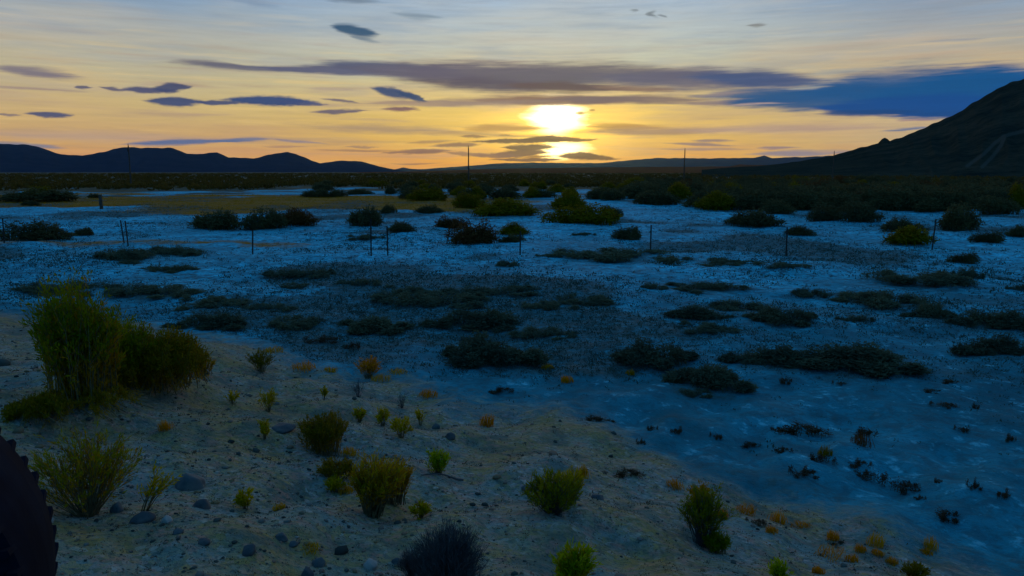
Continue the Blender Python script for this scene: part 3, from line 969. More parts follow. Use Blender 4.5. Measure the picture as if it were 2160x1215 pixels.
shrub('small_shrub', 808, 898, 32, 42, "second from left of four little green plants in a row", M_YGREEN, n=20, t0=.3, **SM)
shrub('small_shrub', 845, 922, 60, 46, "wide topped plant on a dark stalk, third of the four in a row", M_YGREEN, n=30, t0=.5, **SM)
shrub('small_shrub', 887, 897, 22, 44, "slim upright plant, rightmost of four in a row", M_YGREEN, n=12, t0=.3, **SM)
shrub('small_shrub', 925, 998, 56, 56, "vivid yellow green fan shaped plant alone on the bare slope", M_BGREEN, n=44, t0=.3, up=0.05, **SM)
shrub('small_shrub', 887, 1092, 44, 34, "small green plant right of the large brown shrub's foot", M_YGREEN, n=18, t0=.3, **SM)
shrub('small_shrub', 520, 1074, 44, 44, "small green sprig on the stony lower left slope", M_YGREEN, n=14, t0=.3, **SM)
shrub('small_shrub', 706, 1040, 44, 34, "small yellowish plant left of the large brown shrub", M_YGREEN, n=18, t0=.3, **SM)
shrub('small_shrub', 1640, 1236, 42, 66, "bright green blades rising from the bottom edge on the right", M_BGREEN, n=18, t0=.2, **SM)
shrub('small_shrub', 1930, 1222, 60, 34, "olive plant at the bottom right edge", M_OLIVE, n=30, t0=.3, **SM)
shrub('dead_shrub', 757, 838, 34, 42, "grey leafless sprig below the orange brown bush", M_DEAD, n=26, m=6, t0=.4, leaf=(0.03, 0.003), rad=0.0022, stem_mat=M_DEAD)
shrub('dead_shrub', 848, 860, 30, 34, "grey leafless sprig above the row of four green plants", M_DEAD, n=20, m=6, t0=.4, leaf=(0.03, 0.003), rad=0.0022, stem_mat=M_DEAD)
shrub('small_shrub', 776, 797, 58, 50, "orange brown topped bush at the top of the gravel bank", M_DRY, n=70, t0=.45, up=.05, **SM)
shrub('small_shrub', 1478, 1066, 60, 50, "brown dry plant behind the tall pale twigged shrub", M_BROWN, n=30, t0=.4, **SM)

# --- dry grass tufts
TUFTS = [
    (575, 742, 46, 14, "flat yellow grass tuft behind the compact bank top shrub", M_YELLOW), (642, 780, 48, 26, "orange grass tuft left of the orange brown bush", M_DRY),
    (696, 784, 30, 14, "pale yellow low tuft between the orange tuft and the orange brown bush", M_YELLOW), (803, 802, 40, 18, "yellow tuft at the right foot of the orange brown bush", M_YELLOW),
    (838, 786, 40, 10, "flat yellow tuft where the bank meets the plain, right of the orange brown bush", M_YELLOW),
    (903, 836, 38, 20, "yellow orange tuft on the bare upper slope right of the dead sprig", M_DRY), (1027, 898, 30, 36, "orange upright tuft at the edge of the bank, centre", M_DRY),
    (735, 960, 40, 22, "yellow tuft at the right foot of the dense olive shrub", M_YELLOW), (730, 1040, 30, 24, "yellow tuft touching the large brown shrub on its left", M_YELLOW),
    (1425, 1028, 38, 24, "orange tuft on the bank edge left of the tall pale twigged shrub", M_DRY), (1228, 1005, 28, 34, "thin yellow tuft behind the dark spreading shrub", M_YELLOW),
    (1522, 1090, 26, 26, "yellow tuft touching the tall pale twigged shrub on its right", M_DRY), (1572, 1084, 38, 30, "orange tuft second right of the tall pale twigged shrub", M_DRY),
    (1640, 1102, 34, 34, "pointed orange tuft on the right bank edge", M_DRY), (1627, 1122, 24, 18, "brown tuft just below the pointed orange tuft", M_DRY),
    (1692, 1112, 44, 12, "flat orange tuft right of the pointed one", M_DRY), (1757, 1138, 26, 26, "orange upright tuft left of the roundest tuft", M_DRY),
    (1845, 1152, 42, 40, "round yellow tuft, largest of the lower right tufts", M_YELLOW), (1752, 1174, 66, 26, "long orange clump of grass near the lower right", M_DRY),
    (1798, 1184, 26, 20, "small orange tuft right of the long clump", M_DRY), (1815, 1162, 22, 20, "small brown tuft between the long clump and the roundest tuft", M_DRY),
    (1852, 1170, 24, 15, "little orange tuft just under the roundest tuft", M_DRY), (1880, 1188, 24, 18, "dull orange tuft below right of the roundest tuft", M_DRY),
    (1727, 1210, 24, 22, "orange tuft at the bottom edge below the long clump", M_DRY), (1962, 1156, 28, 34, "leaning yellow tuft, rightmost of the lower right tufts", M_YELLOW),
    (1953, 1168, 24, 15, "brown tuft at the foot of the rightmost leaning tuft", M_DRY), (1197, 806, 26, 20, "bright orange tuft out on the dark flat", M_DRY),
    (1155, 778, 26, 14, "dull brown tuft up left of the bright tuft on the flat", M_BROWN), (1330, 790, 18, 14, "faint yellow tuft right of the bright tuft on the flat", M_BROWN),
    (1740, 962, 28, 30, "yellowish weed among the dark clumps on the right flat", M_OLIVE), (1820, 940, 40, 36, "rusty topped weed among the dark clumps on the right flat", M_RUST),
    (1820, 760, 24, 18, "faint yellow weed at the right flat's edge", M_OLIVE), (350, 905, 26, 24, "rusty tuft above the fan shaped shrub", M_DRY),
    (590, 1075, 26, 18, "ochre tuft on the stony slope right of the small sprig", M_YELLOW), (655, 1160, 44, 16, "flat ochre tuft on the stony lower slope", M_YELLOW),
]
for px, py, w, h, lab, mt in TUFTS:
    tuft(px, py, w, h, lab, mt, 'dry grass tufts')

# ------------------------------------------------------------------ bushes of the plain (shared shapes)


def bush_mesh(rng, mat, lobes, n, leaf, name, dome=0.75):
    Vs, Fs, off = [], [], 0
    for cx, cy, w, h in lobes:
        b, c, e = stems_geo(rng, w, h, n, 0.5, (0, 0), 0.12, dome, 0.22)
        V, F = tubes(b, c, e, 0.006, 4)
        V2, F2 = leaves(rng, b, c, e, 16, 0.2, leaf[0], leaf[1], 0.7, 0.025)
        for v, f in ((V, F), (V2, F2)):
            Vs.append(v + np.array([cx, cy, 0]))
            Fs.append(f + off)
            off += len(v)
    return mesh_from(name, np.concatenate(Vs), np.concatenate(Fs), mat)


VAR = {}
rv = np.random.default_rng(55)
for key, mat in (('sage', M_SAGE), ('olive', M_OLIVE), ('rust', M_RUST), ('mat', M_MAT), ('brush', M_BRUSH)):
    VAR[key] = []
    for q in range(4):
        if key == 'brush':
            lobes = [(rv.uniform(-.24, .24), rv.uniform(-.2, .2), rv.uniform(.42, .66), rv.uniform(.6, 1.0)) for _ in range(4)] + [(rv.uniform(-.6, .6), rv.uniform(-.5, .5), rv.uniform(.14, .3), rv.uniform(.2, .45)) for _ in range(7)]
        elif key == 'mat':
            lobes = [(rv.uniform(-.34, .34), rv.uniform(-.3, .3), rv.uniform(.3, .5), rv.uniform(.5, 1.0)) for _ in range(5)] + [(rv.uniform(-.6, .6), rv.uniform(-.5, .5), rv.uniform(.12, .3), rv.uniform(.25, .6)) for _ in range(9)]
        else:
            lobes = [(rv.uniform(-.24, .24), rv.uniform(-.2, .2), rv.uniform(.42, .66), rv.uniform(.6, 1.0)) for _ in range(4)]
        VAR[key].append(bush_mesh(rv, mat, lobes, 60 if key != 'mat' else 30, (0.075, 0.024) if key != 'mat' else (0.075, 0.018), 'sagebrush' if key != 'mat' else 'saltbush'))
MASK = []
rb = np.random.default_rng(91)


def bush(kind, px, py, w, h, label, group, name=None):
    tall = kind == 'mat' and py > 660 and h >= 30
    p = pt(px, py)
    k = depth(p) / FPX
    o = link(name or ('saltbush' if kind == 'mat' else 'sagebrush'), VAR['brush' if tall else kind][int(rb.integers(0, 4))])
    o.location = (p[0], p[1] + w * k * 0.2, float(hz(p[0], p[1] + w * k * 0.2)) - 0.02)
    dm = rb.uniform(0.7, 1.15)
    o.scale = (w * k * (1.15 if tall else 1.05 if kind == 'mat' else 1.25), w * k * dm, max(h * k * (1.0 if kind == 'mat' and not tall else 1.2), 0.06))
    MASK.append((o.location[0], o.location[1], w * k * .72, w * k * .75, kind == 'mat'))
    o.rotation_euler = (0, 0, rb.choice([0, pi]) + rb.uniform(-.3, .3))
    return tag(o, label, 'bush', group)


G1, G2, G3 = 'bushes on the pale flat', 'low dark mats on the flat', 'bushes of the right scrub field'
BUSHES = [
    ('sage', 70, 508, 135, 44, "broad dark bush by the leftmost fence post", G1), ('sage', 170, 497, 40, 20, "small bush right of the broad bush by the leftmost post", G1),
    ('sage', 440, 484, 115, 42, "grey green bush, first of three dark bushes right of the post pair", G1), ('sage', 545, 484, 92, 44, "near black bush, middle of three right of the post pair", G1),
    ('rust', 637, 476, 84, 40, "brownish bush, last of three right of the post pair", G1), ('sage', 762, 478, 84, 44, "round dark bush standing behind the two close fence posts", G1),
    ('sage', 815, 450, 32, 20, "small round bush beyond the two close fence posts", G1), ('sage', 845, 490, 56, 28, "dark bush right of the two close fence posts", G1),
    ('mat', 770, 506, 60, 16, "low bush at the foot of the two close fence posts", G1), ('sage', 905, 450, 64, 20, "flat dark bush left of the wide olive bush", G1),
    ('olive', 1040, 456, 165, 42, "widest olive bush, left of the sunset glow", G1), ('olive', 985, 440, 64, 34, "taller bush behind the left part of the widest olive bush", G1),
    ('rust', 960, 482, 80, 26, "reddish spiky bush above the big rusty bush", G1), ('rust', 985, 516, 115, 52, "big rusty brown bush left of the middle fence post", G1),
    ('olive', 1095, 496, 76, 30, "olive bush behind the middle fence post", G1), ('sage', 1075, 512, 56, 18, "low dull bush left of the middle fence post", G1),
    ('olive', 1236, 471, 150, 44, "big olive bush straight below the sun", G1), ('olive', 1186, 442, 90, 44, "warm olive bush behind the one below the sun", G1),
    ('sage', 1296, 458, 44, 26, "grey bush at the right end of the big bush below the sun", G1), ('sage', 1320, 506, 64, 32, "dark bush left of the fourth post from the right", G1),
    ('mat', 1232, 496, 36, 10, "tiny dark mat below the big bush beneath the sun", G2),
    ('mat', 1300, 548, 200, 28, "long grassy mat around the foot of the third post from the right", G2), ('mat', 1405, 550, 50, 16, "small mat at the right end of the long grassy mat", G2),
    ('mat', 1072, 562, 50, 18, "small dark mound below the middle fence post", G2), ('mat', 1158, 541, 40, 8, "thin mat right of the middle post's foot", G2),
    ('mat', 1380, 609, 42, 18, "lone dark mound right of centre on the flat", G2), ('mat', 620, 588, 122, 26, "dark lens shaped mat below the second post from the pair", G2),
    ('mat', 615, 607, 66, 12, "thin mat just under the lens shaped mat", G2), ('mat', 755, 601, 72, 20, "dark mat right of the lens shaped mat", G2),
    ('mat', 345, 536, 150, 26, "green mat right of the post pair", G2), ('mat', 240, 546, 115, 36, "green mat at the foot of the post pair", G2),
    ('mat', 265, 556, 46, 14, "small dark mound under the post pair", G2), ('mat', 345, 574, 95, 22, "dull mat below the green mat right of the post pair", G2),
    ('mat', 310, 622, 150, 26, "wide dull mat above the tallest left shrub", G2), ('mat', 110, 620, 170, 34, "wide dark mat left of the tallest left shrub", G2),
    ('mat', 440, 645, 110, 26, "dull mat right of the tallest left shrub", G2), ('mat', 860, 622, 110, 24, "dark mat at the left of the central row", G2),
    ('mat', 1030, 622, 170, 18, "long thin mat in the central row", G2), ('mat', 900, 648, 200, 34, "broad dark mat below the central row", G2),
    ('mat', 1160, 652, 86, 26, "rounded mat, left of a joined pair in the centre", G2), ('mat', 1235, 641, 112, 22, "long mat, right of a joined pair in the centre", G2),
    ('mat', 1500, 612, 130, 18, "thin mat below the second post from the right", G2), ('mat', 1530, 556, 110, 16, "thin mat left of the second post from the right", G2),
    ('mat', 1658, 562, 80, 14, "thin mat at the foot of the second post from the right", G2), ('mat', 1950, 600, 190, 34, "long dark mat below the rightmost post", G2),
    ('sage', 2035, 556, 62, 26, "dark bush up right of the long mat below the rightmost post", G2), ('mat', 2045, 588, 50, 36, "upright weed at the right end of the long mat", G2),
    ('mat', 1720, 626, 74, 24, "rounded dark mat left of a descending chain of mats on the right", G2), ('mat', 1815, 632, 115, 22, "first mat of the descending chain on the right", G2),
    ('mat', 1912, 648, 145, 38, "largest mat of the descending chain on the right", G2), ('mat', 1975, 672, 95, 32, "lowest mat of the descending chain on the right", G2),
    ('mat', 2115, 692, 130, 38, "dark mat at the right edge below the chain", G2), ('mat', 2110, 748, 130, 40, "lower dark mat at the right edge", G2),
    ('mat', 1580, 657, 130, 30, "dark mat down left of the rounded mat", G2), ('mat', 1480, 672, 115, 30, "grey green mat right of centre", G2),
    ('mat', 1660, 682, 112, 32, "dark mat below the rounded mat", G2), ('mat', 1810, 678, 62, 20, "small dark mound under the descending chain", G2),
    ('mat', 1500, 697, 90, 22, "low mat directly below the grey green mat", G2), ('mat', 2155, 612, 40, 18, "small dark mound cut by the right edge", G2),
    ('mat', 1040, 770, 165, 62, "big dark rounded bush on the flat left of centre bottom", G2), ('mat', 1380, 772, 132, 52, "round dark bush right of the big dark one on the flat", G2),
    ('mat', 1510, 822, 150, 58, "lowest of the dark bushes on the right flat", G2), ('mat', 1635, 772, 150, 40, "dark bush left of the longest bush on the flat", G2),
    ('mat', 1800, 782, 220, 48, "longest dark bush on the right flat", G2), ('mat', 1010, 692, 150, 42, "dark bush above the big rounded bush", G2),
    ('mat', 780, 697, 130, 32, "dull mat left of the dark bush above the big rounded one", G2), ('mat', 440, 692, 120, 32, "dark mat right of the tallest left shrub's top", G2),
    ('mat', 610, 690, 110, 28, "dull mat between two dark mats left of centre", G2), ('mat', 1150, 712, 110, 26, "green mat between the two round dark bushes", G2),
    ('mat', 560, 652, 90, 16, "thin mat left of the broad central mat", G2), ('mat', 1460, 838, 70, 22, "green fringe at the left foot of the lowest dark bush", G2),
    ('sage', 1610, 478, 112, 34, "dark bush, leftmost of the right field's front row", G3), ('sage', 1560, 472, 40, 18, "small bush at the left tip of the right field", G3),
    ('sage', 1740, 466, 76, 34, "dark bush second in the right field's front row", G3), ('sage', 1690, 496, 60, 24, "small bush behind the second post from the right", G3),
    ('sage', 1828, 470, 92, 44, "rounded dark bush left of the rightmost post", G3), ('olive', 1912, 518, 120, 42, "olive bush just left of the rightmost post", G3),
    ('sage', 1905, 488, 90, 34, "grey bush above the olive one by the rightmost post", G3), ('sage', 2045, 486, 100, 56, "large dark bush right of the rightmost post", G3),
    ('sage', 2085, 512, 66, 26, "low bush under the large one right of the rightmost post", G3), ('sage', 1535, 440, 140, 38, "wide dark thicket at the left of the right field", G3),
    ('sage', 1650, 452, 70, 32, "grey bush in the right field beside the wide thicket", G3), ('sage', 1790, 446, 120, 42, "broad grey bush in the middle of the right field", G3),
    ('sage', 1885, 442, 110, 44, "tall grey bush left of a pale gap in the right field", G3), ('sage', 1960, 446, 80, 28, "small bush right of a pale gap in the right field", G3),
    ('sage', 2120, 452, 84, 42, "dark bush at the right edge of the field", G3), ('sage', 1395, 434, 96, 32, "dark bush at the far left of the right field", G3),
    ('olive', 2150, 442, 50, 60, "olive bush cut by the right edge of the field", G3), ('sage', 2150, 500, 46, 26, "low dark bush at the right edge below the olive one", G3),
    ('rust', 1800, 408, 60, 24, "rusty bush far back in the right field", G3), ('olive', 1520, 402, 60, 22, "yellowish bush far back at the left of the right field", G3),
    ('sage', 60, 426, 150, 26, "dark thicket at the left edge beyond the dry grass", G1), ('olive', 90, 414, 90, 22, "olive bush atop the thicket at the left edge", G1),
    ('sage', 58, 434, 44, 14, "small bush in front of the thicket at the left edge", G1), ('sage', 195, 418, 30, 12, "small dark bush left of the wooden post", G1),
    ('sage', 705, 416, 40, 18, "dark bush at the back of the dry grass, left of two", G1), ('sage', 822, 410, 24, 22, "dark upright bush at the back of the dry grass, right of two", G1),
    ('sage', 755, 410, 60, 14, "low bush between the two bushes behind the dry grass", G1),
]
for b_ in BUSHES:
    bush(*b_)

# further bushes of the right field and the middle distance: too alike to tell apart
_taken = [(b_[1], b_[2]) for b_ in BUSHES]
FIELD = []
tries = 0
while len(FIELD) < 150 and tries < 4000:
    tries += 1
    px = rb.uniform(1340, 2175)
    py = rb.uniform(386, 446) if px > 1500 else rb.uniform(386, 424)
    if any(abs(px - a) < 30 and abs(py - b_) < 9 for a, b_ in _taken) or any(abs(px - a) < 26 and abs(py - b_) < 6 for a, b_ in FIELD):
        continue
    FIELD.append((px, py))
for px, py in FIELD:
    sc_ = (py - HOR) / 70.0
    bush('sage' if rb.uniform() < .86 else ('olive' if rb.uniform() < .6 else 'rust'), px, py, rb.uniform(60, 100) * sc_ + 8, rb.uniform(32, 44) * sc_ + 3,
         "dark sagebrush crowded among its like in the right field's back rows", 'crowded back rows of the right field')
CEN = []
tries = 0
while len(CEN) < 44 and tries < 4000:
    tries += 1
    px = rb.uniform(640, 1340)
    py = rb.uniform(388, 424)
    if any(abs(px - a) < 40 and abs(py - b_) < 12 for a, b_ in _taken) or any(abs(px - a) < 30 and abs(py - b_) < 6 for a, b_ in CEN):
        continue
    CEN.append((px, py))
for px, py in CEN:
    sc_ = (py - HOR) / 60.0
    bush('sage' if rb.uniform() < .5 else 'olive', px, py, rb.uniform(30, 70) * sc_ + 6, rb.uniform(18, 28) * sc_ + 2,
         "little bush dotted over the far pale flat below the sunset", 'little bushes over the far pale flat')

# dark weedy clumps on the right flat
CL = [(1700, 912, 110, 26, "largest dark ragged weed clump on the right flat"), (1640, 908, 36, 16, "small dark weed left of the largest clump"),
      (1822, 918, 62, 24, "dark brown weed right of the largest clump"), (1582, 940, 52, 14, "flat dark weed left below the largest clump"), (1655, 952, 38, 14, "dull weed below the largest clump"),
      (1735, 974, 50, 18, "dark weed at the foot of the yellowish weed"), (1815, 982, 54, 18, "dark flat weed below the rusty topped weed"), (1690, 1004, 62, 22, "dark weed left of the long stepped weed"),
      (1835, 1012, 60, 24, "upper half of the long stepped dark weed"), (1898, 1036, 74, 30, "lower half of the long stepped dark weed"), (1942, 1052, 24, 12, "tiny dark weed under the stepped weed"),
      (1256, 888, 56, 18, "dark weed with a rusty tip near the bank edge"), (1290, 890, 22, 10, "tiny dark weed right of the rusty tipped one"), (1376, 908, 22, 14, "tiny dark weed, upper of a pair near centre right"),
      (1425, 912, 30, 18, "small pointed dark weed right of centre"), (1510, 925, 26, 14, "small dark weed left of the flat one"), (1350, 936, 22, 14, "tiny dark weed, lower of a pair near centre right"),
      (2052, 1032, 30, 26, "pointed dark weed toward the right edge"), (2112, 1048, 34, 24, "branched dark weed at the right edge"), (2005, 1096, 60, 28, "brownish weed on the lower right flat"),
      (2028, 910, 26, 14, "small weed on the upper right flat"), (2130, 930, 26, 20, "dark pointed weed at the right edge above"), (1970, 828, 44, 10, "thin dark weed on the upper right flat"),
      (1990, 858, 48, 12, "long thin dark weed on the upper right flat"), (2060, 862, 20, 16, "tiny upright weed on the upper right flat"), (1660, 808, 36, 16, "dark weed under the longest bush's left end"),
      (1770, 812, 26, 10, "tiny weed under the longest bush's middle"), (1870, 797, 30, 12, "tiny weed under the longest bush's right end"), (2000, 806, 44, 10, "thin weed right of the longest bush"),
      (748, 735, 36, 18, "dark weed on a little mound left of the big rounded bush"), (1060, 826, 60, 14, "dark weed along the bank edge left"), (1330, 1000, 70, 18, "long dark weed along the bank edge right"),
      (1980, 1018, 20, 14, "tiny weed right of the stepped weed"), (1765, 1150, 40, 10, "dark litter between the lower right tufts"), (1595, 1105, 40, 14, "dark weed among the orange tufts"),
      (815, 690, 30, 10, "tiny dark weed by the dull mat left of centre"), (670, 722, 80, 14, "brownish low weed at the head of the bank"), (990, 720, 40, 14, "dark weed above the big rounded bush")]
CLV = []
for q in range(4):
    lobes = [(rv.uniform(-.42, .42), rv.uniform(-.35, .35), rv.uniform(.12, .34), rv.uniform(.3, 1.0)) for _ in range(8)]
    CLV.append(bush_mesh(rv, M_CLOD, lobes, 7, (0.11, 0.030), 'weed', 0.5))
for px, py, w, h, lab in CL:
    p = pt(px, py)
    k = depth(p) / FPX
    o = link('weed', CLV[int(rb.integers(0, 4))])
    o.location = (p[0], p[1], p[2] - 0.01)
    o.scale = (w * k * 1.05, w * k * .8, h * k * 1.25)
    o.rotation_euler = (0, 0, rb.choice([0, pi]) + rb.uniform(-.3, .3))
    tag(o, lab, 'weed', 'dark weeds on the flat')

# ------------------------------------------------------------------ uncountable cover


def quads_soup(centres, size, rng, per, elong=1.6):
    """per leaf-clump faces round each centre; size (N,3) half extents"""
    n = len(centres)
    i = np.repeat(np.arange(n), per)
    u = unit(rng.normal(0, 1, (len(i), 3)))
    u[:, 2] = np.abs(u[:, 2])
    p = centres[i] + u * size[i] * rng.uniform(0.35, 1, (len(i), 1))
    d = unit(u * 0.7 + rng.normal(0, 0.6, u.shape) + [0, 0, .5])
    s = unit(np.cross(d, rng.normal(0, 1, u.shape)))
    ln = size[i].mean(1, keepdims=True) * 0.5 * rng.uniform(.6, 1.3, (len(i), 1))
    V = np.stack([p, p + d * ln * .5 + s * ln / elong / 2, p + d * ln, p + d * ln * .5 - s * ln / elong / 2], 1).reshape(-1, 3)
    return V, np.arange(len(V)).reshape(-1, 4)


rs = np.random.default_rng(77)
# far sagebrush plain
n = 11000
a_ = rs.uniform(-0.75, 0.75, n)
r_ = np.exp(rs.uniform(math.log(105), math.log(1600), n))
x_, y_ = np.sin(a_) * r_, np.cos(a_) * r_
wnf = wave_noise(x_, y_, (40, 22, 12), 5)
keep = (y_ + 16 * wnf + 1.2 * np.maximum(x_ - 8, 0) + 0.5 * np.maximum(-x_ - 30, 0)) > 158
x_, y_, r_ = x_[keep], y_[keep], r_[keep]
n = len(x_)
sz = np.stack([rs.uniform(.6, 1.5, n), rs.uniform(.6, 1.5, n), rs.uniform(.45, .95, n)], 1) * np.clip(r_ / 260, 1, 2.2)[:, None] ** .5
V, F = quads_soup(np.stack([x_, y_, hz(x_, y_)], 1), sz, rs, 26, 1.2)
o = link('sagebrush_plain', mesh_from('sagebrush_plain', V, F, M_FAR_GLOW))
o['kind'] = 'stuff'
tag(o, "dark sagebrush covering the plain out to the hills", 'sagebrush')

# stubble on the pale flat: tiny dark sprigs
n = 60000
y_ = np.exp(rs.uniform(math.log(8.0), math.log(70), n))
x_ = rs.uniform(-0.75, 0.75, n) * y_ * 1.05
ok = (bank_s(x_, y_) - toe(x_) > 0.2)
wns = wave_noise(x_, y_, (16, 7, 3.5), 6)
ok &= rs.uniform(-1.6, 1.8, n) < wns + 0.1 + 0.6 * sstep(10, 12, y_) * (1 - sstep(16, 20, y_))
ok &= rs.uniform(0, 1, n) < np.where(y_ > 11, 1.0, 0.25)
x_, y_ = x_[ok], y_[ok]
n = len(x_)
sz = np.stack([rs.uniform(.03, .14, n) , rs.uniform(.03, .12, n), rs.uniform(.02, .08, n)], 1) * rs.uniform(.5, 1.3, (n, 1)) * np.clip(y_ / 14, .7, 1.5)[:, None]
V, F = quads_soup(np.stack([x_, y_, hz(x_, y_)], 1), sz, rs, 8, 2.2)
o = link('stubble', mesh_from('stubble', V, F, M_STUB))
o['kind'] = 'stuff'
tag(o, "sparse dark stubble over the pale alkali flat", 'stubble')

# dry grass of the yellow strip
n = 22000
x_ = rs.uniform(-95, 2, n)
y_ = rs.uniform(55, 110, n)
wng = wave_noise(x_, y_, (40, 22, 12), 5)
zg_ = sstep(58, 66, y_ + 3.5 * wng + 0.05 * x_) * (1 - sstep(92, 108, y_ + 6 * wng)) * (1 - sstep(-6, 6, x_ + 2 * wng))
ok = rs.uniform(0, 1, n) < zg_ * .8
x_, y_ = x_[ok], y_[ok]
n = len(x_)
sz = np.stack([rs.uniform(.1, .3, n), rs.uniform(.1, .3, n), rs.uniform(.06, .16, n)], 1)
V, F = quads_soup(np.stack([x_, y_, hz(x_, y_)], 1), sz, rs, 8, 3.0)
o = link('dry_grass', mesh_from('dry_grass', V, F, M_BROWN))
o['kind'] = 'stuff'
tag(o, "strip of dry yellow grass beyond the flat on the left", 'grass')

# gravel and litter on the bank
ico_v = []
ph = (1 + 5 ** .5) / 2
for a in (-1, 1):
    for b in (-ph, ph):
        ico_v += [(0, a, b), (a, b, 0), (b, 0, a)]
ico_v = unit(np.array(ico_v, float))
ico_f = []
for i in range(12):
    for j in range(i + 1, 12):
        for k in range(j + 1, 12):
            d_ = [np.linalg.norm(ico_v[i] - ico_v[j]), np.linalg.norm(ico_v[j] - ico_v[k]), np.linalg.norm(ico_v[i] - ico_v[k])]
            if max(d_) < 1.1:
                nn = np.cross(ico_v[j] - ico_v[i], ico_v[k] - ico_v[i])
                ico_f.append((i, j, k) if np.dot(nn, ico_v[i]) > 0 else (i, k, j))
ico_f = np.array(ico_f)


def pebbles(x, y, size, rng, flat=0.6):
    n = len(x)
    V = ico_v[None] * rng.uniform(.7, 1.25, (n, 12, 1))
    V = V * (size * rng.uniform(.7, 1.4, (3, n)).T.reshape(n, 3) if False else size[:, None, None] * rng.uniform(.7, 1.4, (n, 1, 3)))
    V[..., 2] *= flat
    th_ = rng.uniform(0, 2 * pi, n)[:, None]
    vx = V[..., 0] * np.cos(th_) - V[..., 1] * np.sin(th_)
    vy = V[..., 0] * np.sin(th_) + V[..., 1] * np.cos(th_)
    V = np.stack([vx + x[:, None], vy + y[:, None], V[..., 2] + (hz(x, y) + size * flat * .25)[:, None]], -1)
    F = ico_f[None] + (np.arange(n) * 12)[:, None, None]
    return V.reshape(-1, 3), F.reshape(-1, 3)


def pebble_mat(name, stops):
    m, t, out = new_mat(name)
    g = t.nodes.new('ShaderNodeNewGeometry')
    c = ramp(t, g.outputs['Random Per Island'], stops)
    b = t.nodes.new('ShaderNodeBsdfDiffuse')
    t.links.new(c, b.inputs[0])
    t.links.new(b.outputs[0], out.inputs[0])
    return m


M_PEB = pebble_mat("pebble_surface", [(0, (0.03, 0.035, 0.03)), (.4, (0.08, 0.085, 0.07)), (.6, (0.20, 0.13, 0.06)), (.75, (0.22, 0.125, 0.085)), (.92, (0.13, 0.13, 0.11)), (1, (0.36, 0.30, 0.23))])
n = 15000
y_ = np.exp(rs.uniform(math.log(1.6), math.log(13), n))
x_ = rs.uniform(-0.85, 0.6, n) * y_
sv = bank_s(x_, y_) - toe(x_)
stony = np.clip(0.35 + 0.9 * sstep(1.0, -2.5, x_ / np.maximum(y_, .1) * 3), 0.2, 1)
ok = (sv < -0.15) & (rs.uniform(0, 1, n) < stony)
x_, y_ = x_[ok], y_[ok]
V, F = pebbles(x_, y_, rs.lognormal(math.log(0.0052), 0.6, len(x_)) * np.clip(y_ / 4, .8, 1.3), rs)
o = link('gravel', mesh_from('gravel', V, F, M_PEB))
o['kind'] = 'stuff'
tag(o, "loose gravel scattered over the roadside bank", 'gravel')
# twig and leaf litter
n = 8000
y_ = np.exp(rs.uniform(math.log(2.2), math.log(13), n))
x_ = rs.uniform(-0.8, 0.6, n) * y_
ok = bank_s(x_, y_) - toe(x_) < 0.0
x_, y_ = x_[ok], y_[ok]
n = len(x_)
sz = np.stack([rs.uniform(.012, .035, n), rs.uniform(.012, .03, n), rs.uniform(.008, .018, n)], 1) * np.clip(y_ / 5, .8, 1.3)[:, None]
V, F = quads_soup(np.stack([x_, y_, hz(x_, y_)], 1), sz, rs, 7, 2.0)
o = link('leaf_litter', mesh_from('leaf_litter', V, F, M_CLOD))
o['kind'] = 'stuff'
tag(o, "dark leaf and twig litter strewn over the bank", 'litter')

# ------------------------------------------------------------------ single stones
STONES = [(402, 1030, 66, 44, "largest grey blue stone right of the thin sprig", M_STONE), (427, 1070, 38, 26, "dark round stone below the largest stone", M_STONE_D),
          (247, 1078, 30, 28, "round grey stone at the foot of the fan shaped shrub", M_STONE), (300, 1100, 50, 28, "low dark stone right of the round grey stone", M_STONE_D),
          (352, 1100, 26, 18, "small pale stone right of the low dark stone", M_STONE_P), (104, 1100, 20, 16, "small pale stone beside the tyre", M_STONE_P),
          (950, 922, 24, 15, "dark stone on the bare slope above the vivid plant", M_STONE_D), (593, 1136, 28, 18, "grey stone on the stony slope below the small sprig", M_STONE),
          (618, 1150, 22, 12, "flat grey stone just right below the grey one", M_STONE), (780, 1196, 34, 22, "pale stone left of the small dark twiggy shrub", M_STONE_P),
          (838, 1188, 24, 18, "rounded pale grey stone touching the small dark twiggy shrub", M_STONE), (672, 1190, 34, 20, "grey stone near the bottom edge", M_STONE),
          (1110, 1031, 22, 11, "flat pale stone above the dark spreading shrub", M_STONE), (525, 1165, 34, 22, "dull stone on the lower left slope", M_STONE_D),
          (648, 1216, 30, 26, "dark stone at the bottom edge", M_STONE_D), (1260, 1052, 30, 14, "dark stone right of the dark spreading shrub", M_STONE_D),
          (597, 903, 60, 11, "low dark lump standing in for the shade left of the dense olive shrub", M_STONE_D), (920, 905, 18, 18, "small grey stone above the bare slope's dark stone", M_STONE),  # the low wide entry is a dark lump shaped for the shrub's shade
          (375, 1125, 26, 14, "blue grey flat stone below the pale stone", M_STONE), (430, 1145, 30, 14, "dark flat stone on the lower left slope", M_STONE_D)]
import bmesh
from mathutils import Vector, noise as mnoise
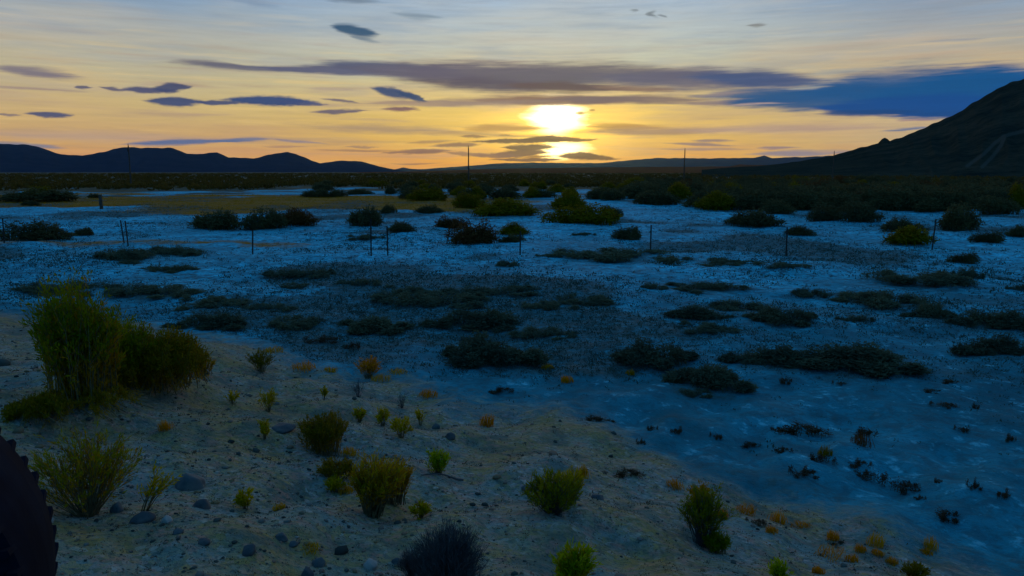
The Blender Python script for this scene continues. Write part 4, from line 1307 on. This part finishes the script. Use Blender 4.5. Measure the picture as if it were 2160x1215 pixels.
for q, (px, py, w, h, lab, mt) in enumerate(STONES):
    p = pt(px, py)
    k = depth(p) / FPX
    bm = bmesh.new()
    bmesh.ops.create_icosphere(bm, subdivisions=3, radius=1.0)
    for v in bm.verts:
        d = v.co.normalized()
        f = 1 + 0.30 * mnoise.noise(d * 1.3 + Vector((q * 7.1, 0, 0))) + 0.12 * mnoise.noise(d * 3.5 + Vector((q * 3.3, 5, 0)))
        c = d * f
        for nrm, lim in ((Vector((.5, .3, .8)), .72), (Vector((-.7, -.5, .5)), .74), (Vector((.6, -.7, .3)), .75)):
            e = c.dot(nrm.normalized()) - lim
            if e > 0:
                c -= nrm.normalized() * e * 0.8
        v.co = (c.x * w * k / 2, c.y * w * k / 2 * .85, c.z * h * k * .62 + h * k * .12)
    me = bpy.data.meshes.new('stone')
    bm.to_mesh(me)
    bm.free()
    me.shade_smooth()
    me.materials.append(mt)
    o = link('stone', me)
    o.location = p
    o.rotation_euler = (0, 0, q * 1.3)
    tag(o, lab, 'stone', 'larger stones on the bank')

# a dry stick lying on the bare slope
pa, pb = pt(888, 1004), pt(978, 1012)
bm = bmesh.new()
K = 12
ring = []
for i in range(K):
    u = i / (K - 1)
    c = Vector(pa) * (1 - u) + Vector(pb) * u
    c.z = float(hz(c.x, c.y)) + 0.008 + 0.012 * sin(u * pi)
    c.y += 0.02 * sin(u * 5)
    rr = 0.007 * (0.6 + 0.7 * u)
    ring.append([bm.verts.new(c - Vector(pa) + Vector((0, cos(a) * rr, sin(a) * rr))) for a in np.linspace(0, 2 * pi, 7)[:-1]])
for i in range(K - 1):
    for j in range(6):
        bm.faces.new((ring[i][j], ring[i][(j + 1) % 6], ring[i + 1][(j + 1) % 6], ring[i + 1][j]))
bm.faces.new(ring[0][::-1])
bm.faces.new(ring[-1])
me = bpy.data.meshes.new('stick')
bm.to_mesh(me)
bm.free()
me.materials.append(M_DEAD)
o = link('stick', me)
o.location = pa
tag(o, "dark dry stick lying below the vivid yellow green plant", 'stick')

# ------------------------------------------------------------------ fence posts


def box(bm, x0, x1, y0, y1, z0, z1):
    vs = [bm.verts.new(c) for c in ((x0, y0, z0), (x1, y0, z0), (x1, y1, z0), (x0, y1, z0), (x0, y0, z1), (x1, y0, z1), (x1, y1, z1), (x0, y1, z1))]
    for f in ((0, 3, 2, 1), (4, 5, 6, 7), (0, 1, 5, 4), (1, 2, 6, 5), (2, 3, 7, 6), (3, 0, 4, 7)):
        bm.faces.new([vs[i] for i in f])


bm = bmesh.new()
box(bm, -.024, .024, -.004, .004, -.3, 1.0)        # unit-height steel T post: flange, web and wire studs
box(bm, -.005, .005, .004, .036, -.3, 0.99)
for q in range(14):
    zz = 0.12 + q * 0.062
    box(bm, -.010, .010, -.015, -.004, zz, zz + .012)
me_post = bpy.data.meshes.new('fence_post')
bm.to_mesh(me_post)
bm.free()
me_post.materials.append(M_STEEL)
POSTS = [(9, 461, 513, 2, "leftmost steel fence post, by the broad dark bush"), (262, 465, 514, -4, "left post of the leaning pair of steel posts"), (270, 466, 519, -3, "right post of the leaning pair of steel posts"),
         (533, 485, 536, 3, "thin steel post standing alone between the pair and the two close posts"), (783, 463, 540, 1, "taller left one of two close steel posts near the round dark bush"),
         (818, 478, 539, 0, "shorter right one of two close steel posts near the round dark bush"), (1097, 488, 538, 1, "steel fence post right of the big rusty bush, in the middle of the row"),
         (1372, 475, 531, 0, "steel post rising from the long grassy mat"), (1658, 480, 541, -1, "second steel post from the right, dark against the pale flat"), (1966, 463, 527, 2, "rightmost steel post beside the olive bush")]
for px, ty, by, lean, lab in POSTS:
    p = pt(px, by)
    k = depth(p) / FPX
    o = link('fence_post', me_post)
    o.location = p
    o.scale = (1.15, 1.15, (by - ty) * k * 1.01)
    o.rotation_euler = (0, radians(lean), rb.uniform(-.5, .5))
    tag(o, lab, 'fence post', 'row of steel fence posts')


def cyl(bm, r0, r1, z0, z1, n=12, wob=0.0, seed=0):
    rr = np.random.default_rng(seed)
    K = 7
    rings = []
    for i in range(K):
        u = i / (K - 1)
        r = r0 + (r1 - r0) * u
        ox, oy = (rr.normal(0, wob, 2) if 0 < i < K - 1 else (0, 0))
        rings.append([bm.verts.new((ox + cos(a) * r, oy + sin(a) * r, z0 + (z1 - z0) * u)) for a in np.linspace(0, 2 * pi, n + 1)[:-1]])
    for i in range(K - 1):
        for j in range(n):
            bm.faces.new((rings[i][j], rings[i][(j + 1) % n], rings[i + 1][(j + 1) % n], rings[i + 1][j]))
    bm.faces.new(rings[0][::-1])
    bm.faces.new(rings[-1])


bm = bmesh.new()
p = pt(214, 441)
k = depth(p) / FPX
cyl(bm, .15, .13, -.3, 30 * k, 12, .012, 4)
me = bpy.data.meshes.new('wooden_post')
bm.to_mesh(me)
bm.free()
me.materials.append(M_WOOD)
o = link('wooden_post', me)
o.location = p
tag(o, "short thick wooden post in the dry grass on the left", 'post')

# ------------------------------------------------------------------ utility poles
HP = 8.6
bm = bmesh.new()
cyl(bm, .17, .11, -1, HP, 12, .01, 8)
me_pole = bpy.data.meshes.new('pole')
bm.to_mesh(me_pole)
bm.free()
me_pole.materials.append(M_WOOD)
bm = bmesh.new()
cyl(bm, .03, .03, HP - .05, HP + .12, 8)
cyl(bm, .10, .05, HP + .12, HP + .36, 10)
me_ins = bpy.data.meshes.new('insulator')
bm.to_mesh(me_ins)
bm.free()
me_ins.materials.append(M_PORC)
bm = bmesh.new()
box(bm, -.12, .12, -.30, -.16, HP - 1.3, HP - .45)
me_box = bpy.data.meshes.new('transformer')
bm.to_mesh(me_box)
bm.free()
me_box.materials.append(M_STEEL)
for px, ty, lab, tb_ in ((270, 303, "leftmost utility pole, in front of the dark left hills", True), (988, 307, "utility pole left of the setting sun", False),
                         (1445, 312, "utility pole right of the setting sun, before the blue mesa", False), (1760, 318, "rightmost utility pole at the foot of the hillside", False)):
    d = ray(px, ty)
    Dg = (HP + .36 - CAM_Z) / d[2] * 1.0
    o = link('utility_pole', None)
    o.location = (d[0] * Dg, d[1] * Dg, 0.0)
    tag(o, lab, 'utility pole', 'utility poles across the plain')
    link('pole', me_pole, o)
    link('insulator', me_ins, o)
    if tb_:
        link('transformer', me_box, o)

# ------------------------------------------------------------------ tyre at the left edge
TR, TW = 0.40, 0.15          # outer radius, half width
bm = bmesh.new()
prof_ = [(0.215, -.10), (0.235, -.125), (0.30, -.145), (0.355, -.140), (0.380, -.120), (0.386, -.06), (0.388, 0), (0.386, .06), (0.380, .120), (0.355, .140), (0.30, .145), (0.235, .125), (0.215, .10)]
NS = 180
rings = []
for i in range(NS):
    a = 2 * pi * i / NS
    rings.append([bm.verts.new((r * cos(a), w_, r * sin(a))) for r, w_ in prof_])
for i in range(NS):
    for j in range(len(prof_) - 1):
        bm.faces.new((rings[i][j], rings[i][j + 1], rings[(i + 1) % NS][j + 1], rings[(i + 1) % NS][j]))


def lug(a0, a1, w0, w1, r0, r1, skew):
    vs = []
    for (r, s_) in ((r0, 0), (r1, 0.012)):
        for (aa, ww, sk) in ((a0 + s_, w0, 0), (a1 - s_, w0, 0), (a1 - s_, w1, skew), (a0 + s_, w1, skew)):
            vs.append(bm.verts.new((r * cos(aa + sk), ww, r * sin(aa + sk))))
    for f in ((0, 1, 2, 3), (7, 6, 5, 4), (0, 4, 5, 1), (1, 5, 6, 2), (2, 6, 7, 3), (3, 7, 4, 0)):
        bm.faces.new([vs[i] for i in f])


NL = 66
for i in range(NL):
    a = 2 * pi * i / NL
    wd = 2 * pi / NL * 0.62
    lug(a, a + wd * .8, .100, .146 if i % 2 else .142, .368, .3815, .02)
    lug(a + .06, a + .06 + wd * .8, -.100, -.146 if i % 2 else -.142, .368, .3815, .02)
bmesh.ops.recalc_face_normals(bm, faces=bm.faces)
me = bpy.data.meshes.new('tyre')
bm.to_mesh(me)
bm.free()
me.materials.append(M_RUBBER)
D_ = 1.35
cx_, cy_ = (-548 - 1080) / FPX * D_, (1330 - 607.5) / FPX * D_
wc = np.array([cx_, D_ * cos(PITCH) - cy_ * sin(PITCH), CAM_Z - D_ * sin(PITCH) - cy_ * cos(PITCH)])
o = link('wheel', None)
o.location = wc
o.rotation_euler = (0, 0, radians(24))
o.scale = (1.25, 1.25, 1.25)
tag(o, "black knobbly off road tyre cut off by the lower left corner", 'wheel')
link('tyre', me, o)
bm = bmesh.new()
rp = [(0.216, -.10), (0.205, -.09), (0.195, -.03), (0.12, -.02), (0.06, -.035), (0.0001, -.035)]
rings = []
for i in range(48):
    a = 2 * pi * i / 48
    rings.append([bm.verts.new((r * cos(a), w_, r * sin(a))) for r, w_ in rp])
for i in range(48):
    for j in range(len(rp) - 1):
        bm.faces.new((rings[i][j], rings[i][j + 1], rings[(i + 1) % 48][j + 1], rings[(i + 1) % 48][j]))
for q in range(6):
    a = q * pi / 3
    vs = [bm.verts.new((.085 * cos(a) + .012 * cos(b_), w_, .085 * sin(a) + .012 * sin(b_))) for w_ in (-.028, -.052) for b_ in np.linspace(0, 2 * pi, 7)[:-1]]
    for j in range(6):
        bm.faces.new((vs[j], vs[(j + 1) % 6], vs[6 + (j + 1) % 6], vs[6 + j]))
    bm.faces.new(vs[6:])
bmesh.ops.recalc_face_normals(bm, faces=bm.faces)
me = bpy.data.meshes.new('rim')
bm.to_mesh(me)
bm.free()
me.materials.append(M_RIM)
link('rim', me, o)
print('wheel ground', wc, hz(wc[0], wc[1]))

# ------------------------------------------------------------------ where plants and wheel tracks mark the ground
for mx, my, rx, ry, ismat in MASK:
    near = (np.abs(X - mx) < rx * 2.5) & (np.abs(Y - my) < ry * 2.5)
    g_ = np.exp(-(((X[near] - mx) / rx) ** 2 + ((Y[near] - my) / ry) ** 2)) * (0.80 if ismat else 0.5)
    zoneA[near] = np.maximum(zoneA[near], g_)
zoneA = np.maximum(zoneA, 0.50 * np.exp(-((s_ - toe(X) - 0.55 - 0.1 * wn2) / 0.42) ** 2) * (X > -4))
for line, wd, st_ in (([(0, 612), (200, 592), (400, 580), (640, 606), (900, 655), (1200, 657), (1500, 657), (1800, 652), (2160, 634)], 0.55, .55),
                      ([(900, 660), (1250, 668), (1600, 668), (1900, 668), (2200, 655)], 0.3, .4),
                      ([(1080, 915), (1250, 892), (1640, 868), (1850, 868), (2200, 905)], 0.22, .45), ([(0, 640), (250, 655), (480, 650), (700, 668)], 0.7, .5),
                      ([(1560, 560), (1800, 575), (2160, 560)], 0.5, .3)):
    q = np.array([pt(*p_)[:2] for p_ in line])
    m_ = np.zeros_like(X)
    sub = (R0 < 45) & (Y > 3)
    xs, ys = X[sub], Y[sub]
    ms = np.zeros_like(xs)
    for (x0, y0), (x1, y1) in zip(q[:-1], q[1:]):
        dx, dy = x1 - x0, y1 - y0
        u = np.clip(((xs - x0) * dx + (ys - y0) * dy) / (dx * dx + dy * dy), 0, 1)
        ms = np.maximum(ms, st_ * np.exp(-(np.hypot(xs - x0 - u * dx, ys - y0 - u * dy) / wd) ** 2))
    zoneA[sub] = np.maximum(zoneA[sub], ms)
zoneA = np.maximum(zoneA, sstep(38, 56, Y + 5 * wn2) * np.clip(0.42 + 0.22 * wn2 + 0.15 * wn, 0, 0.8))
zoneA = np.maximum(zoneA, sstep(8, 16, X - 0.12 * Y) * sstep(20, 30, Y) * np.clip(0.40 + 0.2 * wn2, 0, 0.7))
zoneA = zoneA * (1 - zoneR)
gme.attributes.new('damp', 'FLOAT', 'POINT').data.foreach_set('value', (np.clip(1 - sstep(11, 22, Y + 2.5 * wn2 + 2 * wn) + 0.35 * sstep(0.2, 1.2, wn), 0, 1)).astype(np.float32).ravel())
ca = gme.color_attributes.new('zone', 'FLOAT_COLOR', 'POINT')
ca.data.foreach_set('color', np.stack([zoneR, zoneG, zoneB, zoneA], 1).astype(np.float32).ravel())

# ------------------------------------------------------------------ evening haze over the basin
bm = bmesh.new()
box(bm, -20000, 20000, -20000, 20000, -4, 900)
me = bpy.data.meshes.new('haze')
bm.to_mesh(me)
bm.free()
hm = bpy.data.materials.new('evening_haze')
hm.use_nodes = True
ht = hm.node_tree
ht.nodes.clear()
hv = ht.nodes.new('ShaderNodeVolumePrincipled')
hv.inputs['Color'].default_value = (0.30, 0.62, 1.0, 1)
hv.inputs['Density'].default_value = 0.000010
hv.inputs['Anisotropy'].default_value = 0.85
ho = ht.nodes.new('ShaderNodeOutputMaterial')
ht.links.new(hv.outputs[0], ho.inputs['Volume'])
me.materials.append(hm)
o = link('haze', me)
o['kind'] = 'stuff'
tag(o, "thin evening haze filling the basin between the viewer and the hills", 'haze')
